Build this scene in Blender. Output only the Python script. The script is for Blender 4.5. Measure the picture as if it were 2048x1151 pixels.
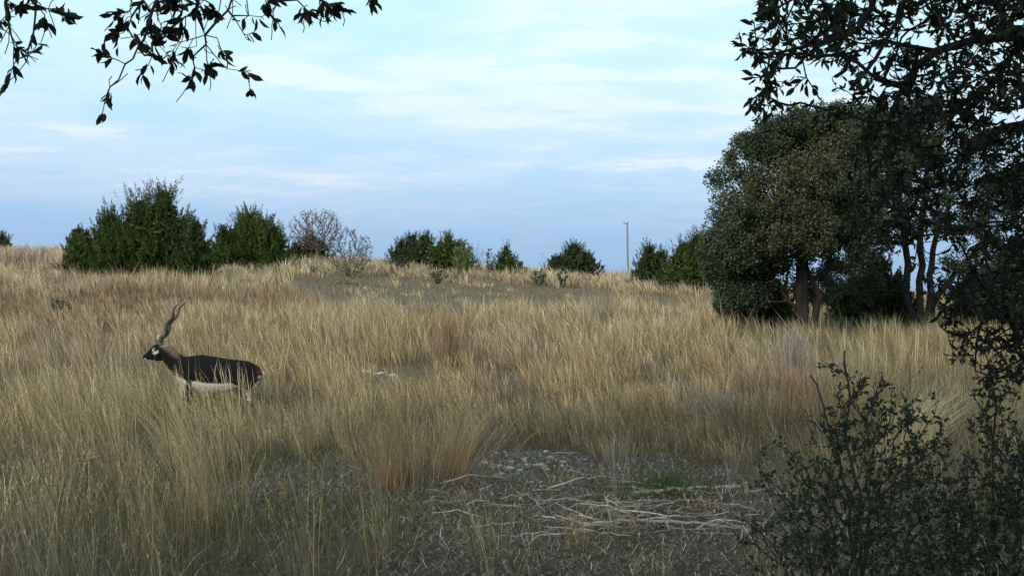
import bpy, math, random
import numpy as np
from mathutils import Vector, Matrix

for o in list(bpy.data.objects): bpy.data.objects.remove(o)
SC = bpy.context.scene
COL = SC.collection
PI = math.pi

# ------------------------------------------------------------------ camera
CAMH = 1.3
FPX = 2100.0
PITCH = math.atan((636 - 575.5) / FPX)
cam_d = bpy.data.cameras.new('camera')
cam_d.sensor_width = 36.0
cam_d.lens = FPX / 2048 * 36
cam_d.clip_start = 0.05
cam_d.clip_end = 6000
cam = bpy.data.objects.new('camera', cam_d)
cam.location = (0, 0, CAMH)
cam.rotation_euler = (PI / 2 + PITCH, 0, 0)
COL.objects.link(cam)
SC.camera = cam

# ------------------------------------------------------------------ sun, sky, exposure
SUN_EL = math.radians(32)
SUN_AZ = math.radians(215)          # compass style: from +Y clockwise; behind and to the left of the camera
sun_d = bpy.data.lights.new('sun', 'SUN')
sun_d.energy = 2.4
sun_d.angle = math.radians(20)
sun_d.color = (1.0, 0.9, 0.76)
sun = bpy.data.objects.new('sun', sun_d)
sdir = Vector((math.sin(SUN_AZ) * math.cos(SUN_EL), math.cos(SUN_AZ) * math.cos(SUN_EL), math.sin(SUN_EL)))
sun.rotation_euler = sdir.to_track_quat('Z', 'Y').to_euler()
sun.location = (0, 0, 30)
COL.objects.link(sun)

world = bpy.data.worlds.new('World')
SC.world = world
world.use_nodes = True
wt = world.node_tree
wt.nodes.clear()
def wn(t, **k):
    n = wt.nodes.new(t)
    for a, b in k.items(): setattr(n, a, b)
    return n
def wl(a, b): wt.links.new(a, b)
def wmath(op, a, b=None, clamp=False):
    n = wn('ShaderNodeMath', operation=op); n.use_clamp = clamp
    for i, v in enumerate((a, b)):
        if v is None: continue
        if isinstance(v, (int, float)): n.inputs[i].default_value = v
        else: wl(v, n.inputs[i])
    return n.outputs[0]
def wramp(fac, stops, interp='LINEAR'):
    r = wn('ShaderNodeValToRGB'); r.color_ramp.interpolation = interp
    e = r.color_ramp.elements
    while len(e) < len(stops): e.new(0.5)
    for i, (p, c) in enumerate(stops): e[i].position = p; e[i].color = (*c, 1)
    wl(fac, r.inputs[0]); return r.outputs[0]
out = wn('ShaderNodeOutputWorld'); bg = wn('ShaderNodeBackground')
bg.inputs[1].default_value = 0.1
sky = wn('ShaderNodeTexSky', sky_type='NISHITA')
sky.sun_disc = False; sky.sun_elevation = SUN_EL; sky.sun_rotation = SUN_AZ
sky.air_density = 1.0; sky.dust_density = 1.5; sky.ozone_density = 2.0
tc = wn('ShaderNodeTexCoord'); sp = wn('ShaderNodeSeparateXYZ'); wl(tc.outputs['Generated'], sp.inputs[0])
el = sp.outputs[2]
# high thin cloud deck: colour by elevation above the horizon
deck = wramp(wmath('MULTIPLY', wmath('MAXIMUM', el, 0.0), 2.5, True),
             [(0.0, (0.20, 0.345, 0.56)), (0.18, (0.26, 0.425, 0.65)), (0.34, (0.41, 0.60, 0.79)),
              (0.56, (0.49, 0.75, 0.86)), (0.80, (0.50, 0.82, 0.89)), (1.0, (0.47, 0.68, 0.82))])
zz = wmath('ADD', wmath('MAXIMUM', el, 0.0), 0.10)
u = wmath('DIVIDE', sp.outputs[0], zz); v = wmath('DIVIDE', sp.outputs[1], zz)
def cloudnoise(su, sv, ou, ov, detail, rough, dist=0.0):
    c = wn('ShaderNodeCombineXYZ')
    wl(wmath('ADD', wmath('MULTIPLY', u, su), ou), c.inputs[0]); wl(wmath('ADD', wmath('MULTIPLY', v, sv), ov), c.inputs[1])
    n = wn('ShaderNodeTexNoise'); n.inputs['Scale'].default_value = 1.0
    n.inputs['Detail'].default_value = detail; n.inputs['Roughness'].default_value = rough
    n.inputs['Distortion'].default_value = dist
    wl(c.outputs[0], n.inputs['Vector']); return n.outputs[0]
n1 = cloudnoise(0.8, 1.5, 3.1, 7.7, 7, 0.6, 0.5)
n2 = cloudnoise(2.6, 4.4, 11.3, 2.2, 7, 0.62, 0.3)
n3 = cloudnoise(0.25, 0.35, 5.4, 1.3, 3, 0.5)
s = wmath('ADD', wmath('ADD', wmath('MULTIPLY', n1, 0.38), wmath('MULTIPLY', n2, 0.40)), wmath('MULTIPLY', n3, 0.22))
dt = wn('ShaderNodeVectorMath', operation='DOT_PRODUCT'); wl(tc.outputs['Generated'], dt.inputs[0])
dt.inputs[1].default_value = Vector((0.13, 0.94, 0.31)).normalized()
glow = wramp(dt.outputs['Value'], [(0.93, (0, 0, 0)), (1.0, (1, 1, 1))], 'EASE')
s = wmath('ADD', s, wmath('MULTIPLY', glow, 0.03))
az = wmath('DIVIDE', sp.outputs[0], wmath('MAXIMUM', sp.outputs[1], 0.05))
for (ca, ce, wa, we, am) in ((.115, .147, .075, .0045, .17), (.15, .142, .05, .004, .14), (.03, .143, .05, .006, .05), (-.07, .235, .035, .006, .12), (-.025, .236, .02, .006, .11),
                             (.085, .256, .045, .010, .14), (-.2, .225, .05, .006, .13), (-.41, .166, .045, .005, .11), (.0, .30, .1, .012, .10), (-.13, .215, .04, .005, .08)):
    a_ = wmath('DIVIDE', wmath('ADD', az, wmath('MULTIPLY', wmath('SUBTRACT', n1, .5), .25), None) if False else wmath('SUBTRACT', wmath('ADD', az, wmath('MULTIPLY', n1, .2)), ca + .1), wa)
    e_ = wmath('DIVIDE', wmath('SUBTRACT', wmath('ADD', el, wmath('MULTIPLY', n2, .024)), ce + .012), we)
    g_ = wmath('POWER', 2.718, wmath('MULTIPLY', wmath('ADD', wmath('MULTIPLY', a_, a_), wmath('MULTIPLY', e_, e_)), -1.0))
    s = wmath('ADD', s, wmath('MULTIPLY', wmath('MULTIPLY', g_, am), wmath('MULTIPLY', n2, 1.6)))
cf = wramp(s, [(0.43, (0, 0, 0)), (0.52, (0.28,) * 3), (0.62, (0.9,) * 3)], 'EASE')
white = wramp(wmath('MULTIPLY', wmath('MAXIMUM', el, 0.0), 2.5, True),
              [(0.0, (0.23, 0.37, 0.585)), (0.2, (0.37, 0.49, 0.68)), (0.33, (0.66, 0.72, 0.80)), (0.6, (0.74, 0.88, 0.90)), (1.0, (0.72, 0.88, 0.90))])
mx = wn('ShaderNodeMix', data_type='RGBA'); wl(wmath('MULTIPLY', cf, 0.95), mx.inputs[0]); wl(deck, mx.inputs[6]); wl(white, mx.inputs[7])
sc_ = wn('ShaderNodeVectorMath', operation='SCALE'); wl(mx.outputs[2], sc_.inputs[0]); sc_.inputs['Scale'].default_value = 10.5
m2 = wn('ShaderNodeMix', data_type='RGBA'); m2.inputs[0].default_value = 0.88
wl(sky.outputs[0], m2.inputs[6]); wl(sc_.outputs[0], m2.inputs[7]); wl(m2.outputs[2], bg.inputs[0]); wl(bg.outputs[0], out.inputs[0])

SC.view_settings.view_transform = 'Standard'
SC.view_settings.look = 'None'
SC.view_settings.exposure = 0.3
SC.view_settings.gamma = 1.0
SC.render.engine = 'CYCLES'
SC.cycles.max_bounces = 5
SC.cycles.diffuse_bounces = 3
SC.cycles.glossy_bounces = 1
SC.cycles.transmission_bounces = 3

# ------------------------------------------------------------------ numeric helpers
def rng(seed): return np.random.default_rng(seed)
def _hash(ix, iy, s):
    h = (ix.astype(np.int64) * 374761393 + iy.astype(np.int64) * 668265263 + s * 1442695041) & 0xffffffff
    h = ((h ^ (h >> 13)) * 1274126177) & 0xffffffff
    return ((h ^ (h >> 16)) & 0xffff) / 65535.0
def vnoise(x, y, s=0):
    ix = np.floor(x); iy = np.floor(y); fx = x - ix; fy = y - iy
    fx = fx * fx * (3 - 2 * fx); fy = fy * fy * (3 - 2 * fy)
    a = _hash(ix, iy, s); b = _hash(ix + 1, iy, s); c = _hash(ix, iy + 1, s); d = _hash(ix + 1, iy + 1, s)
    return (a * (1 - fx) + b * fx) * (1 - fy) + (c * (1 - fx) + d * fx) * fy
def fbm(x, y, s=0, o=3):
    t = 0; a = .5; n = 0
    for k in range(o):
        t = t + a * vnoise(x * 2 ** k, y * 2 ** k, s + k * 17); n += a; a *= .5
    return t / n

# ray of a photo pixel to a point at forward distance d, and its inverse (design aid only)
cp, sp_ = math.cos(PITCH), math.sin(PITCH)
def PT(px, py, d):
    h = (px - 1024) / FPX; v = (575.5 - py) / FPX
    y = cp - v * sp_; z = sp_ + v * cp
    return np.array([h * d / y, d, CAMH + z * d / y])
def pix(X, Y, Z):
    dz = Z - CAMH
    f = Y * cp + dz * sp_; up = -Y * sp_ + dz * cp
    return 1024 + FPX * X / f, 575.5 - FPX * up / f

# ------------------------------------------------------------------ terrain
_cpx = np.array([-900, 0, 130, 400, 580, 780, 980, 1250, 1440, 1700, 2048, 2900.])
_crow = np.array([492, 489, 491, 496, 503, 514, 526, 541, 553, 572, 588, 600.])
_ys = np.arange(-50, 2001, .5)
_s = np.interp(_ys, [-50, 11, 14, 20, 25, 38, 50, 62, 75, 100, 150, 300, 2000],
               [0, 0, .03, .13, .235, .52, .78, 1.0, 1.10, 1.12, 1.0, .5, -2.5])
_k = np.exp(-np.linspace(-2.2, 2.2, 13) ** 2); _k /= _k.sum()
_s = np.convolve(np.pad(_s, 6, 'edge'), _k, 'valid')
def terr(X, Y):
    X = np.asarray(X, float); Y = np.asarray(Y, float)
    a = X / np.maximum(Y, 10) * FPX + 1024
    row = np.interp(a, _cpx, _crow)
    zc = CAMH + (636 - row) / FPX * 62 - .55
    z = zc * np.interp(Y, _ys, _s)
    z = z + (fbm(X * .35 + 40, Y * .35 + 40, 3) - .5) * .16 * np.clip(Y / 15, 0, 1) + (fbm(X * 1.3 + 9, Y * 1.3 + 9, 5) - .5) * .06
    return z
def GP(px, d):
    X = (px - 1024) / FPX * d
    return np.array([X, d, float(terr(X, d))])

# ------------------------------------------------------------------ mesh helpers
def mesh_np(name, V, F, mat=None, parent=None, col=None, smooth=False, link=True):
    V = np.asarray(V, np.float32).reshape(-1, 3)
    me = bpy.data.meshes.new(name)
    F = [np.asarray(f, np.int32) for f in F if len(f)]
    nl = sum(f.size for f in F); nf = sum(len(f) for f in F)
    me.vertices.add(len(V)); me.vertices.foreach_set('co', V.ravel())
    me.loops.add(nl); me.loops.foreach_set('vertex_index', np.concatenate([f.ravel() for f in F]))
    me.polygons.add(nf)
    sizes = np.concatenate([np.full(len(f), f.shape[1], np.int32) for f in F])
    st = np.zeros(nf, np.int32); st[1:] = np.cumsum(sizes)[:-1]
    me.polygons.foreach_set('loop_start', st)
    try: me.polygons.foreach_set('loop_total', sizes)
    except Exception: pass
    if smooth: me.polygons.foreach_set('use_smooth', np.ones(nf, bool))
    if col is not None:
        at = me.attributes.new('tint', 'FLOAT_COLOR', 'POINT')
        c = np.ones((len(V), 4), np.float32); c[:, :3] = np.asarray(col, np.float32).reshape(-1, 3)
        at.data.foreach_set('color', c.ravel())
    me.update(calc_edges=True)
    if mat: me.materials.append(mat)
    o = bpy.data.objects.new(name, me)
    if link: COL.objects.link(o)
    if parent: o.parent = parent; o.matrix_parent_inverse = Matrix.Translation(-parent.location)
    return o
def tag(o, label=None, cat=None, group=None, kind=None):
    if label: o['label'] = label
    if cat: o['category'] = cat
    if group: o['group'] = group
    if kind: o['kind'] = kind
    return o
def empty(name, loc, label, cat, group=None):
    o = bpy.data.objects.new(name, None); o.location = [float(a) for a in loc]; o.empty_display_size = .2
    COL.objects.link(o); return tag(o, label, cat, group)
def nrm(v): return v / np.maximum(np.linalg.norm(v, axis=-1, keepdims=True), 1e-9)

def ribbons(P, Wd, S, C):
    """P (n,k,3) centre lines, Wd (n,k) half widths, S (n,3) side vector, C (n,k,3) colours -> V,F,col ; tip is a point"""
    n, k, _ = P.shape
    S = S[:, None, :]
    L = P[:, :-1] - S * Wd[:, :-1, None]; R = P[:, :-1] + S * Wd[:, :-1, None]
    V = np.concatenate([np.stack([L, R], 2).reshape(n, -1, 3), P[:, -1:]], 1)
    cc = np.concatenate([np.repeat(C[:, :-1], 2, 1), C[:, -1:]], 1)
    m = 2 * (k - 1) + 1
    base = (np.arange(n) * m)[:, None]
    quads = []
    for j in range(k - 2):
        quads.append(base + np.array([2 * j, 2 * j + 1, 2 * j + 3, 2 * j + 2]))
    tri = base + np.array([2 * (k - 2), 2 * (k - 2) + 1, m - 1])
    Q = np.concatenate(quads) if quads else np.zeros((0, 4), int)
    return V.reshape(-1, 3), Q, tri, cc.reshape(-1, 3)
class Acc:
    def __init__(s): s.V = []; s.Q = []; s.T = []; s.C = []; s.n = 0
    def add(s, V, Q, T, C):
        V = np.asarray(V, float).reshape(-1, 3)
        if len(Q): s.Q.append(np.asarray(Q) + s.n)
        if len(T): s.T.append(np.asarray(T) + s.n)
        s.V.append(V); s.C.append(np.asarray(C, float).reshape(-1, 3)); s.n += len(V)
    def build(s, name, mat, parent=None, smooth=False):
        F = []
        if s.Q: F.append(np.concatenate(s.Q))
        if s.T: F.append(np.concatenate(s.T))
        return mesh_np(name, np.concatenate(s.V), F, mat, parent, np.concatenate(s.C), smooth)

def leaf_mesh(acc, P, D, U, L, Wd, C, detail=True):
    """leaves: P base (n,3), D direction, U approx side, L length, Wd half width, C colours (n,3)"""
    n = len(P); D = nrm(D); S = nrm(np.cross(D, U)); N = np.cross(S, D)
    L = L[:, None]; Wd = Wd[:, None]
    if detail:
        a = [P, P + D * L * .3 - S * Wd * .85 + N * Wd * .35, P + D * L * .3 + S * Wd * .85 + N * Wd * .35,
             P + D * L * .68 - S * Wd * .9 + N * Wd * .3, P + D * L * .68 + S * Wd * .9 + N * Wd * .3,
             P + D * L - N * L * .12, P + D * L * .3, P + D * L * .68 - N * L * .03]
        V = np.stack(a, 1); b = (np.arange(n) * 8)[:, None]
        T = np.concatenate([b + np.array(t) for t in ([0, 6, 1], [0, 2, 6], [3, 7, 5], [7, 4, 5])])
        Q = np.concatenate([b + np.array(t) for t in ([1, 6, 7, 3], [6, 2, 4, 7])])
        acc.add(V, Q, T, np.repeat(C, 8, 0))
    else:
        V = np.stack([P, P + D * L * .5 - S * Wd + N * Wd * .3, P + D * L, P + D * L * .5 + S * Wd], 1)
        b = (np.arange(n) * 4)[:, None]
        acc.add(V, b + np.array([0, 3, 2, 1]), [], np.repeat(C, 4, 0))
def rdir(R, n): return nrm(R.normal(size=(n, 3)))

# ------------------------------------------------------------------ materials
def new_mat(name):
    m = bpy.data.materials.new(name); m.use_nodes = True; m.node_tree.nodes.clear(); return m
def tint_mat(name, rough=.7, transl=0.0, var=.0, spec=.3, bump=0, bump_scale=40, fixed=None, tex=None):
    """per-piece colour attribute (or fixed colour) with noise variation and optional translucency"""
    m = new_mat(name); t = m.node_tree; N = t.nodes; Lk = t.links.new
    o = N.new('ShaderNodeOutputMaterial'); b = N.new('ShaderNodeBsdfPrincipled')
    b.inputs['Roughness'].default_value = rough; b.inputs['Specular IOR Level'].default_value = spec
    if fixed is None:
        a = N.new('ShaderNodeAttribute'); a.attribute_name = 'tint'; src = a.outputs['Color']
    else:
        a = N.new('ShaderNodeRGB'); a.outputs[0].default_value = (*fixed, 1); src = a.outputs[0]
    tcn = N.new('ShaderNodeTexCoord')
    if var > 0:
        nz = N.new('ShaderNodeTexNoise'); nz.inputs['Scale'].default_value = tex or 8; nz.inputs['Detail'].default_value = 4
        Lk(tcn.outputs['Object'], nz.inputs['Vector'])
        mr = N.new('ShaderNodeMapRange'); mr.inputs['From Min'].default_value = .3; mr.inputs['From Max'].default_value = .7
        mr.inputs['To Min'].default_value = 1 - var; mr.inputs['To Max'].default_value = 1 + var
        Lk(nz.outputs[0], mr.inputs['Value'])
        vm = N.new('ShaderNodeVectorMath'); vm.operation = 'SCALE'; Lk(src, vm.inputs[0]); Lk(mr.outputs[0], vm.inputs['Scale']); src = vm.outputs[0]
    Lk(src, b.inputs['Base Color'])
    if bump:
        nz = N.new('ShaderNodeTexNoise'); nz.inputs['Scale'].default_value = bump_scale; nz.inputs['Detail'].default_value = 6
        Lk(tcn.outputs['Object'], nz.inputs['Vector'])
        bp = N.new('ShaderNodeBump'); bp.inputs['Strength'].default_value = bump; bp.inputs['Distance'].default_value = .02
        Lk(nz.outputs[0], bp.inputs['Height']); Lk(bp.outputs[0], b.inputs['Normal'])
    if transl > 0:
        tr = N.new('ShaderNodeBsdfTranslucent'); Lk(src, tr.inputs[0])
        mxs = N.new('ShaderNodeMixShader'); mxs.inputs[0].default_value = transl
        Lk(b.outputs[0], mxs.inputs[1]); Lk(tr.outputs[0], mxs.inputs[2]); Lk(mxs.outputs[0], o.inputs[0])
    else: Lk(b.outputs[0], o.inputs[0])
    return m
M_grass = tint_mat('dry_grass', .75, .2, .1, .2, tex=.6)
M_green = tint_mat('green_grass', .6, .3, .15, .3, tex=1)
M_leaf = tint_mat('oak_leaf', .6, .08, .1, .15, tex=5)
M_farleaf = tint_mat('distant_leaf', .6, .15, .2, .25, tex=1.2)
M_jun = tint_mat('juniper_foliage', .7, .12, .2, .2, tex=1.5)
M_bark = tint_mat('oak_bark', .9, 0, .35, .15, bump=.9, bump_scale=30, fixed=(.024, .02, .018), tex=6)
M_barkn = tint_mat('twig_bark', .85, 0, .3, .2, bump=.5, bump_scale=120, fixed=(.055, .045, .04), tex=20)
M_twig = tint_mat('weathered_wood', .85, 0, .25, .2, bump=.8, bump_scale=90, tex=30)
M_stone = tint_mat('limestone', .9, 0, .25, .2, bump=.9, bump_scale=45, tex=18)
M_litter = tint_mat('litter', .8, .1, .1, .2, tex=5)
M_pole = tint_mat('weathered_pole', .8, 0, .2, .2, bump=.5, bump_scale=25, fixed=(.23, .2, .18), tex=4)
M_fur = tint_mat('fur', .85, 0, .2, .15, bump=.35, bump_scale=160, tex=40)
M_horn = tint_mat('horn', .6, 0, .3, .3, bump=.4, bump_scale=80, fixed=(.10, .075, .06), tex=25)
M_eye = tint_mat('eye', .12, 0, 0, .6, fixed=(.012, .008, .006))

# ground: dry earth, litter-grey and green patches
def ground_mat():
    m = new_mat('earth'); t = m.node_tree; N = t.nodes; Lk = t.links.new
    o = N.new('ShaderNodeOutputMaterial'); b = N.new('ShaderNodeBsdfPrincipled'); b.inputs['Roughness'].default_value = .95
    b.inputs['Specular IOR Level'].default_value = .1
    tcn = N.new('ShaderNodeTexCoord')
    def noise(sc, det=5, r=.6):
        n = N.new('ShaderNodeTexNoise'); n.inputs['Scale'].default_value = sc; n.inputs['Detail'].default_value = det
        n.inputs['Roughness'].default_value = r; Lk(tcn.outputs['Object'], n.inputs['Vector']); return n.outputs[0]
    def ramp(f, st):
        r = N.new('ShaderNodeValToRGB'); e = r.color_ramp.elements
        while len(e) < len(st): e.new(.5)
        for i, (p, c) in enumerate(st): e[i].position = p; e[i].color = (*c, 1)
        Lk(f, r.inputs[0]); return r.outputs[0]
    c1 = ramp(noise(14, 8, .7), [(.3, (.06, .05, .035)), (.5, (.13, .11, .075)), (.7, (.23, .195, .14))])
    c2 = ramp(noise(9, 7, .7), [(.3, (.08, .075, .04)), (.55, (.16, .14, .085)), (.75, (.26, .22, .15))])
    f = ramp(noise(.55, 4), [(.45, (0, 0, 0)), (.6, (1, 1, 1))])
    mxn = N.new('ShaderNodeMix'); mxn.data_type = 'RGBA'; Lk(f, mxn.inputs[0]); Lk(c1, mxn.inputs[6]); Lk(c2, mxn.inputs[7])
    Lk(mxn.outputs[2], b.inputs['Base Color'])
    bp = N.new('ShaderNodeBump'); bp.inputs['Strength'].default_value = 1; bp.inputs['Distance'].default_value = .04
    Lk(noise(25, 8, .75), bp.inputs['Height']); Lk(bp.outputs[0], b.inputs['Normal']); Lk(b.outputs[0], o.inputs[0])
    return m
M_ground = ground_mat()

# ------------------------------------------------------------------ ground sheet
gy = np.concatenate([np.arange(-40, 0, 4), np.arange(0, 30, .35), np.arange(30, 90, 1.0), np.arange(90, 300, 10), np.geomspace(300, 2000, 24)])
gx_ = np.concatenate([np.arange(0, 12, .35), np.arange(12, 60, 1.2), np.geomspace(60, 1800, 30)])
gx = np.concatenate([-gx_[:0:-1], gx_])
XX, YY = np.meshgrid(gx, gy)
ZZ = terr(XX, YY)
nx, ny = len(gx), len(gy)
idx = (np.arange(ny - 1)[:, None] * nx + np.arange(nx - 1)[None, :]).ravel()
tag(mesh_np('ground', np.stack([XX, YY, ZZ], -1), [np.stack([idx, idx + 1, idx + nx + 1, idx + nx], 1)], M_ground, smooth=True), kind='structure')

# ------------------------------------------------------------------ grass
def sstep(a, b, x):
    t = np.clip((x - a) / (b - a), 0, 1); return t * t * (3 - 2 * t)
def blob(px, row, cx, cy, rx, ry): return np.clip(1.25 - np.sqrt(((px - cx) / rx) ** 2 + ((row - cy) / ry) ** 2), 0, 1) ** .5
def bare(px, row, X, Y):
    """0..1 how bare the ground is there"""
    w = (fbm(X * 1.1, Y * .8, 21) - .5)
    q = w * 90
    b = sstep(0, .35, blob(px, row + q * .5, 1190, 1030, 350, 78)) * .93
    b = np.maximum(b, sstep(0, .3, blob(px, row + q * .3, 1060, 938, 130, 26)))
    b = np.maximum(b, sstep(0, .35, blob(px, row + q * .5, 1190, 1230, 400, 190)) * .88)
    b = np.maximum(b, sstep(1500, 1600, px) * sstep(1000, 1080, row) * .93)
    b = np.maximum(b, sstep(700, 560, px) * sstep(850, 1000, row) * .22)
    b = np.maximum(b, sstep(0, .35, blob(px, row + q * .5, 640, 1010, 120, 70)) * .8)
    b = np.maximum(b, sstep(0, .4, blob(px, row + q * .4, 1340, 950, 110, 35)) * .9)
    b = np.maximum(b, sstep(0, .4, blob(px, row + q * .4, 760, 752, 75, 16)) * .8)
    # mown track crossing the slope
    r0 = np.interp(px, [560, 700, 1000, 1250, 1450, 2048], [578, 584, 594, 604, 612, 620])
    th = np.interp(px, [560, 620, 800, 1100, 1300, 1450, 1600], [0, 34, 38, 28, 18, 8, 0])
    b = np.maximum(b, (1 - sstep(.72, 1.1, np.abs(row + w * 26 - r0) / np.maximum(th, 1e-3))) * .93)
    b = np.maximum(b, sstep(0, .5, blob(px, row + q * .2, 30, 665, 90, 9)) * .6)
    return b
def shade_zone(px, row):
    """litter and low growth under the oaks on the right"""
    return sstep(1480, 1640, px) * (sstep(850, 960, row) + (1 - sstep(640, 668, row)) * .8 * sstep(1440, 1520, px))
R = rng(4)
def scatter(y0, y1, dens, seed):
    Rr = rng(seed)
    mw = .55 * y1 + 1.6
    n = int(dens * (y1 - y0) * 2 * mw)
    X = Rr.uniform(-mw, mw, n); Y = Rr.uniform(y0, y1, n)
    k = np.abs(X) < .53 * Y + 1.4
    return X[k], Y[k], Rr
STRAW = np.array([.55, .435, .235]); PALE = np.array([.72, .60, .365]); RUST = np.array([.36, .20, .105]); GREY = np.array([.36, .33, .29])
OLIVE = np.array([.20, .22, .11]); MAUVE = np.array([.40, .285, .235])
def grass_colors(X, Y, px, row, Rr):
    n = len(X)
    a = fbm(X * .5 + 3, Y * .35 + 8, 31); b = fbm(X * .9 + 13, Y * .6 + 2, 41); c = fbm(X * .28 + 33, Y * .28, 51)
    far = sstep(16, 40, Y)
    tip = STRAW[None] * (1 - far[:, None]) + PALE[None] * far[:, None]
    w = (sstep(.5, .72, a) * .5 + Rr.uniform(0, .35, n))[:, None] * (1 - far[:, None] * .4)
    tip = tip * (1 - w * .55) + RUST * w * .55
    w = (sstep(.56, .75, b) * .8)[:, None]
    tip = tip * (1 - w * .6) + GREY * w * .6
    w = sstep(.6, .8, c)[:, None] * .45
    tip = tip * (1 - w) + MAUVE * w
    w = (np.exp(-((row - 612 - (a - .5) * 60) / 20) ** 2) * ((px < 640) * .75 + (px > 1180) * (px < 1460) * .5) + np.exp(-((row - 655 - (b - .5) * 60) / 16) ** 2) * (px < 260) * .5)[:, None]
    tip = tip * (1 - w) + (RUST * .75 + GREY * .1) * w
    g = (sstep(700, 960, row) * (.22 + .2 * sstep(800, 300, px)) + .18 * (1 - far) + sstep(1440, 1580, px) * .75 * (1 - sstep(690, 760, row)))[:, None] * Rr.uniform(.3, 1, (n, 1))  # greener mix; foreground also tinted darker to stand in for canopy shade
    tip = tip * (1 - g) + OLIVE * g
    tip = tip * Rr.uniform(.72, 1.22, (n, 1))
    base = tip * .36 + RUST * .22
    return base, tip
def lean_field(X, Y):
    ang = fbm(X * .22 + 7, Y * .22 + 5, 61) * 5 + 1.6
    return np.stack([np.cos(ang), np.sin(ang)], -1) * .6 + np.array([-.45, 0])
def stems(acc, X, Y, H, Wd, lean, base, tip, Rr, k=4, droop=.12):
    n = len(X); Z = terr(X, Y)
    t = np.linspace(0, 1, k)[None, :, None]
    P0 = np.stack([X, Y, Z - .02], -1)[:, None]
    up = np.zeros((n, 1, 3)); up[:, 0, 2] = 1
    L = np.concatenate([lean, np.zeros((n, 1))], 1)[:, None]
    hh = H[:, None, None]
    lm = np.linalg.norm(L, axis=-1, keepdims=True)
    P = P0 + up * hh * (t - droop * t ** 3 * np.minimum(lm * 2.2, 1.6)) + L * hh * (t * .45 + t ** 2 * .55)
    P[:, 1:-1, :2] += Rr.normal(0, .007, (n, k - 2, 2)) * hh
    a = Rr.uniform(-.9, .9, n); S = np.stack([np.cos(a), np.sin(a), np.zeros(n)], -1)
    prof = np.interp(np.linspace(0, 1, k), [0, .5, .8, 1], [.8, .8, 1.15, .2])
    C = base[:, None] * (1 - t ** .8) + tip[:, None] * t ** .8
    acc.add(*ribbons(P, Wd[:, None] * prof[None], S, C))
    return P, S
def field_band(acc, y0, y1, dens, per, wmul, seed, k, spike):
    Xc, Yc, Rr = scatter(y0, y1, dens, seed)
    px, row = pix(Xc, Yc, terr(Xc, Yc))
    bz = bare(px, row, Xc, Yc); sz = shade_zone(px, row)
    keep = Rr.random(len(Xc)) > np.maximum(bz, sz * .72)
    keep &= Rr.random(len(Xc)) < .2 + sstep(.3, .62, fbm(Xc * 1.3, Yc * 1.0, 71)) * .9
    Xc, Yc, px, row, bz = Xc[keep], Yc[keep], px[keep], row[keep], bz[keep]
    nC = len(Xc)
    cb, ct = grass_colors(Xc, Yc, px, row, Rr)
    hc = (.46 + .34 * fbm(Xc * .45 + 1, Yc * .45, 81)) * Rr.uniform(.75, 1.15, nC) * (1 - .45 * bz)
    hc *= np.interp(Yc, [5, 9, 14, 30], [1.04, 1.0, .93, .95])
    hc *= 1 - .35 * np.exp(-((row - 618) / 18) ** 2) * (px < 620)
    hc *= .68 + .62 * sstep(.3, .7, fbm(Xc * .8 + 5, Yc * .55 + 5, 85))
    hc *= 1 - .2 * ((px > 300) & (px < 570) & (Yc > 9.5) & (Yc < 12.9))
    # shorter, sparser growth close to the litter patch
    near = blob(px, row, 1150, 990, 560, 170); hc *= 1 - .5 * np.clip(near, 0, 1)
    m = Rr.poisson(per, nC) + 1
    i = np.repeat(np.arange(nC), m); n = len(i)
    r = np.abs(Rr.normal(0, .075, n)) * (1 + .02 * Yc[i]); th = Rr.uniform(0, 2 * PI, n)
    off = np.stack([np.cos(th), np.sin(th)], -1) * r[:, None]
    X = Xc[i] + off[:, 0]; Y = Yc[i] + off[:, 1]
    H = hc[i] * Rr.uniform(.45, 1.12, n) ** .8
    tall = Rr.random(n) < .09; H[tall] *= 1.32
    lean = off * 2.3 + lean_field(Xc, Yc)[i] * .22 + Rr.normal(0, .10, (n, 2))
    W_ = wmul * np.maximum(.0013, Y * .00018) * Rr.uniform(.6, 1.35, n)
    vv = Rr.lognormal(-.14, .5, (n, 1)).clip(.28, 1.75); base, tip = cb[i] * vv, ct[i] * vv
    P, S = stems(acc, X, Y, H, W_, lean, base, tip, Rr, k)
    if spike:
        for j in range(spike):
            f = Rr.uniform(.55, .98, n)[:, None]
            A = P[:, -2] * (1 - f) + P[:, -1] * f if j % 2 else P[:, -3] * (1 - f) + P[:, -2] * f
            d = nrm(rdir(Rr, n) * .7 + np.array([0, 0, 1.0])); ln = Rr.uniform(.012, .034, n)[:, None]
            PP = np.stack([A, A + d * ln], 1)
            acc.add(*ribbons(PP, np.full((n, 2), .0022) * wmul, S, np.repeat((tip * 1.12)[:, None], 2, 1)))
    return n
acc = Acc()
tot = 0
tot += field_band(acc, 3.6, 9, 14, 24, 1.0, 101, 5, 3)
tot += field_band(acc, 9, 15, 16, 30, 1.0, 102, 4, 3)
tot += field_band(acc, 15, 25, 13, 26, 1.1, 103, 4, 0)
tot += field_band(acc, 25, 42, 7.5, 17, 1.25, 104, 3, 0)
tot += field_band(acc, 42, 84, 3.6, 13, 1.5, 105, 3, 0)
print('stems', tot)
tag(acc.build('tall_grass', M_grass), 'tall dry straw coloured grass covering the whole slope', 'grass', kind='stuff')

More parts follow.
